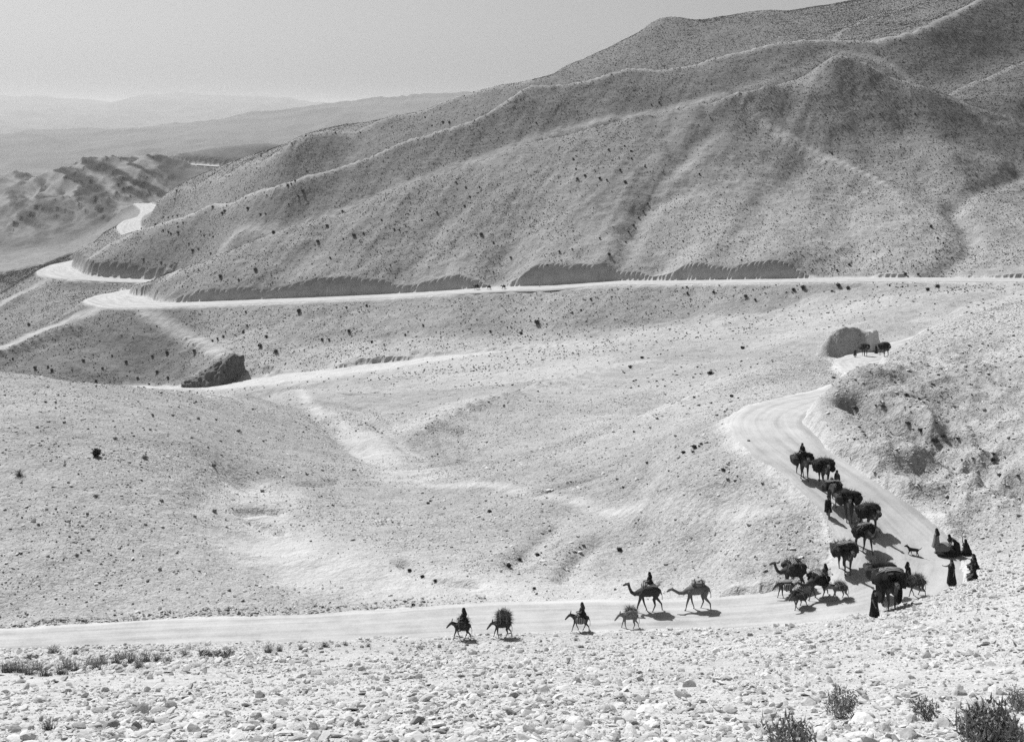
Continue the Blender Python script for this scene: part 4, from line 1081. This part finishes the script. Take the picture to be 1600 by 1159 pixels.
def ring(cx, cz, rx, rz, y0, th, n=16):
    return [[(cx + rx * math.cos(a), y0, cz + rz * math.sin(a), th) for a in np.linspace(0, 2 * math.pi, n + 1)]]
CAMEL_ME, HALTER = {}, {}
def camel(loc, head, label, ph=0, neck='up', mat=M_CAMEL, s=1.0, group=None):
    k = (ph, neck)
    if k not in CAMEL_ME:
        ch, hd = camel_chains(ph, neck)
        CAMEL_ME[k] = organic('camel', ch, .035, M_CAMEL)
        (x, _, z, r), (x2, _, z2, r2) = hd[1], hd[2]
        g = [[(x + .08, (r + .005) * math.cos(a), z - .02 + (r + .005) * math.sin(a), .016) for a in np.linspace(0, 6.283, 13)],
             [(x + .08, r, z - .02, .012), (hd[0][0] - .03, hd[0][3] + .01, hd[0][2] + .04, .012)], [(x + .08, -r, z - .02, .012), (hd[0][0] - .03, -hd[0][3] - .01, hd[0][2] + .04, .012)]]
        v, f = chain_geo(g, .9); HALTER[k] = mesh_np('halter', v, f, M_ROPE)
    o = link('camel', with_mat(CAMEL_ME[k], mat), loc=loc, rot=(0, 0, R(head)), scale=(s, s, s)); tag(o, label, 'camel', group)
    link('halter', HALTER[k], o)
    return o
DONKEY_ME, MANE = {}, {}
def donkey(loc, head, label, ph=0, low=False, mat=M_DONKEY, s=1.0, group=None):
    k = (ph, low)
    if k not in DONKEY_ME:
        ch, hd = donkey_chains(ph, low)
        DONKEY_ME[k] = organic('donkey', ch, .024, M_DONKEY)
        dz = -.24 if low else -.12
        v, f = chain_geo([[(.36, 0, 1.1, .03), (.55, 0, 1.19 + dz * .4, .04), (.70, 0, 1.29 + dz, .03)]], .5); MANE[k] = mesh_np('mane', v, f, M_BLACK)
        (x, _, z, r) = hd[1]
        v, f = chain_geo([[(x + .03, (r + .004) * math.cos(a), z - .02 + (r + .004) * math.sin(a), .011) for a in np.linspace(0, 6.283, 13)]], .9); HALTER['d', k] = mesh_np('halter', v, f, M_ROPE)
    o = link('donkey', with_mat(DONKEY_ME[k], mat), loc=loc, rot=(0, 0, R(head)), scale=(s, s, s)); tag(o, label, 'donkey', group)
    link('mane', MANE[k], o); link('halter', HALTER['d', k], o)
    return o

def lump(seed, dims, c, base=ICO3, rough=.16):
    v, f = base; v = v.copy()
    v = np.sign(v) * np.abs(v) ** .8
    v += v * (n3(v, 1.8, seed)[:, None] * rough * 1.6 + n3(v, 5, seed + 2)[:, None] * rough * .5)
    return v * np.array(dims) + np.array(c), f
def sticks(seed, n, dims, c, L, w=.011, along=None):
    """a tangle of brushwood: thin twigs bristling out of a bundle"""
    r = np.random.default_rng(seed); vs = []
    for k in range(n):
        d = r.normal(size=3); d /= np.linalg.norm(d)
        p = d * np.array(dims) * r.uniform(.35, 1.0)
        a = d * .8 + r.normal(size=3) * .6
        if along is not None: a = a * .55 + np.array(along) * r.choice((-1, 1)) * .9
        a /= np.linalg.norm(a); q = p + a * L * r.uniform(.4, 1.2)
        o = np.cross(a, r.normal(size=3)); o = o / np.linalg.norm(o) * w
        vs += [p - o, p + o, q]
    v = np.array(vs) + np.array(c); return v, np.arange(len(v)).reshape(-1, 3)
def bundle(name, parent, seed, dims, c, mat, rough=.16):
    v, f = lump(seed, dims, c, ICO3, rough)
    return link(name, mesh_np(name, v, f, mat), parent)
PACKS = {}
def dup_pack(key, builder, loc, rot, label, cat, s=1.0, group=None):
    """a load: built once per kind, then copied part by part"""
    if key not in PACKS:
        r = builder(); PACKS[key] = r
    else:
        src = PACKS[key]; r = src.copy(); COL.objects.link(r)
        for chd in src.children:
            c = chd.copy(); COL.objects.link(c); c.parent = r
    r.location = loc; r.rotation_euler = (0, 0, R(rot)); r.scale = (s, s, s)
    if 'group' in r: del r['group']
    tag(r, label, cat, group); return r
def ropes(parent, xs, cz, ry, rz, n=3):
    for x in xs:
        v, f = chain_geo([[(x, ry * math.cos(a), cz + rz * math.sin(a), .022) for a in np.linspace(0, math.pi, 15)]], .9)
        link('rope', mesh_np('rope', v, f, M_ROPE), parent)
def pack_cloth(seed, wide=.62, mat=M_DARKC, top=M_WOVEN, brush=M_BRUSHD, nb=520):
    def build():
        r = link('camel_load', None)
        for sd in (1, -1):
            bundle('side_bundle', r, seed + sd, (.70, .36, .44), (-.05, sd * wide, 1.76 + .05 * sd), mat, .3)
        bundle('rolled_rug', r, seed + 5, (.34, .7, .2), (.05, .1, 2.2), top, .2)
        bundle('blanket', r, seed + 7, (.62, .5, .16), (-.1, 0, 2.0), mat, .1)
        if nb:
            v, f = sticks(seed, nb, (.72, .98, .42), (-.05, 0, 1.98), .48, .017); link('brushwood', mesh_np('brushwood', v, f, brush, False), r)
        ropes(r, (-.35, .25), 1.95, wide + .34, .32)
        return r
    return build
def pack_brush(seed, dims, cz, wide, mat=M_BRUSH, n=900, core=M_BRUSHD, L=.3):
    def build():
        r = link('brushwood_load', None)
        for sd in (1, -1):
            bundle('side_bundle', r, seed + sd, (dims[0] * .8, dims[1] * .7, dims[2] * .8), (-.08, sd * wide, cz), core, .2)
            v, f = sticks(seed + 3 * sd, n // 2, dims, (-.08, sd * wide, cz + .05), L, .009); link('twigs', mesh_np('twigs', v, f, mat, False), r)
        v, f = sticks(seed + 9, n // 3, (dims[0] * .9, wide, dims[2] * .6), (-.08, 0, cz + dims[2] * .7), L, .009); link('twigs', mesh_np('twigs', v, f, mat, False), r)
        ropes(r, (-.2, .15), cz, wide + dims[1] * .8, dims[2] * .95)
        return r
    return build
def pack_sacks(seed):
    def build():
        r = link('donkey_load', None)
        for sd in (1, -1): bundle('saddle_bag', r, seed + sd, (.34, .17, .24), (-.02, sd * .3, .84), M_WOVEN, .1)
        bundle('saddle_pad', r, seed + 4, (.38, .26, .08), (-.02, 0, 1.13), M_GREYC, .1)
        return r
    return build
def pack_riding(seed):
    def build():
        r = link('camel_load', None)
        for sd in (1, -1): bundle('saddle_bag', r, seed + sd, (.6, .24, .34), (-.1, sd * .42, 1.68), M_DARKC, .12)
        bundle('rolled_rug', r, seed + 3, (.2, .5, .17), (.28, 0, 2.02), M_WOVEN, .1)
        bundle('blanket', r, seed + 4, (.6, .42, .14), (-.2, 0, 2.02), M_PALEC, .14)
        v, f = sticks(seed, 46, (.3, .3, .1), (-.5, 0, 2.0), .75, .018, (-1, 0, .12)); link('tent_poles', mesh_np('tent_poles', v, f, M_TWIG, False), r)
        return r
    return build
def pack_saddle(seed):
    def build():
        r = link('pack_saddle', None)
        bundle('saddle_pad', r, seed, (.5, .38, .12), (-.1, 0, 1.98), M_GREYC, .12)
        for x in (-.35, .18):
            v, f = chain_geo([[(x, -.4, 1.85, .035), (x, -.2, 2.12, .035), (x, 0, 2.26, .035), (x, .2, 2.12, .035), (x, .4, 1.85, .035)]]); link('saddle_arch', mesh_np('saddle_arch', v, f, M_TWIG), r)
        v, f = chain_geo([[(-.5, .3, 2.05, .03), (.35, .3, 2.05, .03)], [(-.5, -.3, 2.05, .03), (.35, -.3, 2.05, .03)]]); link('saddle_bar', mesh_np('saddle_bar', v, f, M_TWIG), r)
        return r
    return build
UP = Vector((0, 0, 1))
def gp(px, py): 
    p = spot(px, py); p.z += .02; return p
def fwd(p, head, d, dz): return p + Vector((math.cos(R(head)) * d, math.sin(R(head)) * d, dz))

# --- the string on the lower road, going left
p = gp(722, 999)
donkey(p, 178, 'dark donkey at the head of the line on the lower road, under a black-robed rider', 0)
dup_pack('brush_a', pack_brush(31, (.36, .2, .34), .92, .32, M_BRUSHD, 600), p, 178, 'dark brushwood load under the black-robed rider at the head of the line', 'load', 1.15)
person(fwd(p, 178, -.12, 1.16), 178, 'black-robed rider wrapped to the head on the foremost donkey of the lower road', 'ride', h=1.75)
p = gp(785, 996)
donkey(p, 184, 'donkey half hidden under shaggy brushwood, second in the line on the lower road', 1, True)
dup_pack('brush_b', pack_brush(37, (.5, .3, .42), 1.02, .3, M_BRUSH, 1500), p, 184, 'shaggy grey heap of brushwood on the second donkey of the lower road', 'load', 1.2)
p = gp(907, 986)
donkey(p, 176, 'small donkey with woven bags carrying a rider, alone between the brushwood donkey and the camel', 0)
dup_pack('sacks', pack_sacks(41), p, 176, 'woven saddle bags on the small ridden donkey in the gap of the line', 'saddle bags')
person(fwd(p, 176, -.12, 1.10), 176, 'dark upright rider on the small donkey with woven saddle bags', 'ride', M_BLACK, M_DARKC, h=1.6)
p = gp(984, 983)
donkey(p, 178, 'pale donkey with a flat grey load walking in front of the ridden camel', 1, True, M_DONKEY2)
dup_pack('brush_c', pack_brush(43, (.42, .18, .22), .98, .26, M_BRUSH, 500, M_GREYC), p, 178, 'flat grey load on the pale donkey before the ridden camel', 'load', 1.2)
p = gp(1013, 957)
camel(p, 177, 'dark camel with head raised walking left along the lower road, carrying a rider', 0)
dup_pack('riding', pack_riding(47), p, 177, 'pale blanket, patterned roll and poles on the camel with the raised head', 'load')
person(fwd(p, 177, -.1, 2.08), 177, 'dark rider sitting high on the camel with the raised head', 'ride', M_BLACK, M_BLACK, h=1.55)
p = gp(1089, 954)
camel(p, 177, 'lighter camel stretching its neck low, with an empty pack saddle, last on the lower road', 1, 'low', M_CAMEL2)
dup_pack('saddle', pack_saddle(53), p, 177, 'empty wooden pack saddle on the lighter low-necked camel', 'saddle')

# --- the huddle at the bend
G = 'loaded camels coming down the road'
p = gp(1240, 922); camel(p, 185, 'dark camel at the back left of the huddle at the bend, its head raised', 2)
dup_pack('cloth_a', pack_cloth(61), p, 185, 'dark rounded load on the back left camel of the huddle at the bend', 'load', .95)
p = gp(1228, 934); donkey(p, 190, 'dark donkey at the left edge of the huddle at the bend, its head lowered', 1, True)
dup_pack('sacks', pack_sacks(41), p, 190, 'woven bags on the dark donkey at the left edge of the huddle', 'saddle bags', 1.05)
p = gp(1249, 951); donkey(p, 215, 'dark donkey in front of the huddle at the bend, almost covered by bundles', 0)
dup_pack('brush_d', pack_brush(67, (.5, .32, .34), .98, .34, M_BRUSHD, 600, M_DARKC), p, 215, 'large dark bundles on the donkey in front of the huddle at the bend', 'load', 1.0)
p = gp(1278, 936); camel(p, 195, 'dark heavily loaded camel in the middle of the huddle at the bend', 0, 'low', M_CAMEL, .88)
dup_pack('cloth_b', pack_cloth(71, .6, M_BLACK), p, 195, 'bulky black load on the middle camel of the huddle at the bend', 'load', .85)
person(gp(1289, 918), 190, 'person in a black cloak standing behind the middle camel of the huddle', 'stand')
p = gp(1312, 938); donkey(p, 186, 'pale donkey with a rough load at the right of the huddle at the bend', 0, False, M_DONKEY2)
dup_pack('brush_e', pack_brush(73, (.42, .2, .24), 1.0, .3, M_BRUSH, 600), p, 186, 'rough grey and black load on the pale donkey at the right of the huddle', 'load', 1.0)

# --- the file coming down from the curve
SHORT = {1320: 'nearest camel of the descending file', 1348: 'camel right behind the nearest of the file', 1357: 'camel third from the front of the file', 1326: 'widest loaded camel beside the grey-skirted walker', 1300: 'camel just above the widest load', 1287: 'second camel from the top of the file', 1254: 'topmost ridden camel on the curve'}
for px, py, hd, ph, key, sc, lab, rider in (
    (1320, 896, -82, 2, 'cloth_a', 1.0, 'nearest camel of the descending file, its long thin legs clear', None),
    (1348, 862, -60, 1, 'cloth_b', .9, 'camel right behind the nearest one of the descending file, its legs hidden', None),
    (1357, 832, -75, 0, 'cloth_c', .95, 'camel third from the front of the descending file, at the right side of the group', None),
    (1326, 814, -100, 2, 'cloth_d', 1.0, 'widest loaded camel amid the descending file, beside the grey-skirted walker', None),
    (1300, 789, -95, 1, 'cloth_a', .85, 'camel just above the widest load, in front of a standing figure', None),
    (1287, 759, -88, 2, 'cloth_c', .95, 'second camel from the top of the descending file, with bristling brushwood', None),
    (1254, 748, -84, 0, 'cloth_d', .92, 'topmost camel of the descending file on the curve, with a rider', 1)):
    p = gp(px, py)
    camel(p, hd, lab, ph, 'up', M_CAMEL)
    b = {'cloth_a': pack_cloth(61), 'cloth_b': pack_cloth(71, .6, M_BLACK), 'cloth_c': pack_cloth(79, .62, M_BLACK, M_DARKC, M_BRUSHD, 800), 'cloth_d': pack_cloth(83, .66, M_DARKC, M_BLACK, M_BRUSHD, 600)}[key]
    dup_pack(key, b, p, hd, 'wide dark load on the ' + SHORT[px], 'load', sc)
    if rider: person(fwd(p, hd, -.05, 2.16), hd, 'rider perched on top of the load of the topmost camel of the file', 'ride', h=1.5)
person(gp(1308, 768), -80, 'person in dark clothes standing behind the loads near the top of the descending file', 'stand', M_DARKC, M_BLACK)
person(gp(1294, 808), -110, 'walker with a dark top and a grey skirt at the left of the descending file', 'walk', M_BLACK, M_BLACK, False, False, M_GREYC)

# --- big pair in front at the bend
p = gp(1376, 936); camel(p, -98, 'rear camel of the big pair at the edge of the cobbles', 2)
dup_pack('cloth_d', None, p, -98, 'dark load on the rear camel of the big pair by the cobbles', 'load', 1.1)
p = gp(1389, 952); camel(p, -88, 'camel in front of the big pair at the edge of the cobbles, under black hangings', 2, s=1.1)
def pack_hang():
    r = pack_cloth(89, .5, M_BLACK, M_WOVEN, M_BRUSHD, 60)(); r.name = 'camel_load'
    for sd in (1, -1):
        bundle('hanging', r, 95 + sd, (.62, .14, .75), (0, sd * .52, 1.15), M_BLACK, .14)
    return r
dup_pack('hang', pack_hang, p, -88, 'tall load with black hangings on the front camel of the big pair', 'load', 1.18)
person(gp(1366, 965), -60, 'person in a long black robe just left of the big camel pair by the cobbles', 'walk', M_BLACK, M_BLACK, h=1.7)

# --- right hand group
p = gp(1432, 931); donkey(p, 186, 'pale-legged donkey under a brushwood load near the edge of the cobbles', 0, False, M_DONKEY)
dup_pack('brush_f', pack_brush(97, (.5, .28, .3), 1.04, .3, M_BRUSH, 1100), p, 186, 'tangled grey brushwood on the donkey near the edge of the cobbles', 'load', 1.05)
person(gp(1419, 916), -20, 'person in a black cloak driving the brushwood donkey from behind its neck', 'stand')
o = link('dog', organic('dog', dog_chains(), .02, M_BLACK), loc=gp(1427, 869), rot=(0, 0, R(150)), scale=(1.1,) * 3); tag(o, 'small dark dog trotting in the middle of the empty road', 'dog')
person(gp(1463, 864), 175, 'person with grey trousers and dark headcloth standing beside the heap of baggage', 'stand', M_GREYC, M_BLACK, True, False, M_GREYC, h=1.75)
p = gp(1479, 866)
r = link('baggage_heap', None, loc=p, rot=(0, 0, R(-10))); tag(r, 'heap of grey and black baggage on the road between standing and stooping persons', 'baggage')
bundle('sack', r, 301, (.62, .42, .45), (-.15, .05, .36), M_GREYC, .18); bundle('sack', r, 302, (.5, .4, .3), (.35, -.1, .25), M_BLACK, .18); bundle('black_cloth', r, 303, (.8, .5, .18), (0, -.2, .12), M_BLACK, .15)
person(gp(1495, 868), 170, 'black-robed person stooping over the heap of baggage', 'bend', M_BLACK, M_BLACK)
person(gp(1511, 867), 100, 'person in black crouching among the cobbles with one arm raised', 'crouch', M_BLACK, M_BLACK)
person(gp(1523, 888), 190, 'person in black sitting on the stony slope, the upper of two seated figures', 'sit', M_BLACK, M_BLACK, h=1.8)
person(gp(1522, 904), 170, 'person in black sitting on the stony slope, the lower of two seated figures', 'sit', M_BLACK, M_BLACK, h=1.75)
person(gp(1487, 915), 215, 'tall person in a long black robe standing with one arm stretched out to the left', 'reach', M_BLACK, M_BLACK, h=1.75)

# --- on the upper bend by the cut mound
p = gp(1351, 557); camel(p, -85, 'left one of two loaded camels on the upper bend before the dark cut mound', 2); dup_pack('cloth_d', None, p, -85, 'dark load on the left camel of the upper bend', 'load', .95)
p = gp(1382, 557); camel(p, -70, 'right one of two loaded camels on the upper bend before the dark cut mound', 0); dup_pack('cloth_c', None, p, -70, 'bristling dark load on the right camel of the upper bend', 'load', 1.0)
person(gp(1369, 553), -80, 'person in black walking between the two camels on the upper bend', 'stand')
person(gp(1336, 559), -100, 'person walking alone ahead of the two camels on the upper bend', 'walk', M_DARKC, M_GREYC, False, False, M_PALEC)

# --- far away on the upper road
p = gp(745, 453.5); camel(p, 178, 'tiny camel on the pale upper road across the valley', 0); dup_pack('cloth_b', None, p, 178, 'small dark load on the camel far off on the upper road', 'load', .85)
p = gp(764, 453); donkey(p, 178, 'tiny donkey behind the camel on the upper road across the valley', 0, s=1.2); dup_pack('brush_a', None, p, 178, 'dark load on the donkey next behind the far camel', 'load', 1.2)
p = gp(787, 452.5); donkey(p, 178, 'tiny donkey last of the three animals on the upper road across the valley', 1, s=1.2); dup_pack('brush_a', None, p, 178, 'dark load on the last of the three far animals', 'load', 1.2)
p = spot(843, 448.5); g = [[(0, 0, -.2, .16), (0, 0, 1.5, .13), (0, 0, 1.62, .06)]]
v, f = chain_geo(g); tag(link('road_post', mesh_np('road_post', v, f, M_PALEC), loc=p), 'pale post at the edge of the upper road before the dark cut bank', 'post')

# ------------------------------------------------------------------ haze
def haze():
    x0, x1, y0, y1, z0, z1 = -17000, 17000, -40, 25000, -320, 260
    v = [(x, y, z) for z in (z0, z1) for y in (y0, y1) for x in (x0, x1)]
    f = [(0, 2, 3, 1), (4, 5, 7, 6), (0, 1, 5, 4), (2, 6, 7, 3), (0, 4, 6, 2), (1, 3, 7, 5)]
    m = bpy.data.materials.new('haze'); m.use_nodes = True
    n, l = m.node_tree.nodes, m.node_tree.links
    n.clear()
    out = n.new('ShaderNodeOutputMaterial'); pv = n.new('ShaderNodeVolumePrincipled')
    pv.inputs['Color'].default_value = grey(0.93); pv.inputs['Density'].default_value = HAZE
    pv.inputs['Anisotropy'].default_value = 0.35
    l.new(pv.outputs[0], out.inputs['Volume'])
    tag(link('haze', mesh_np('haze', v, f, m, False)), kind='stuff')
HAZE = 0.000065
haze()
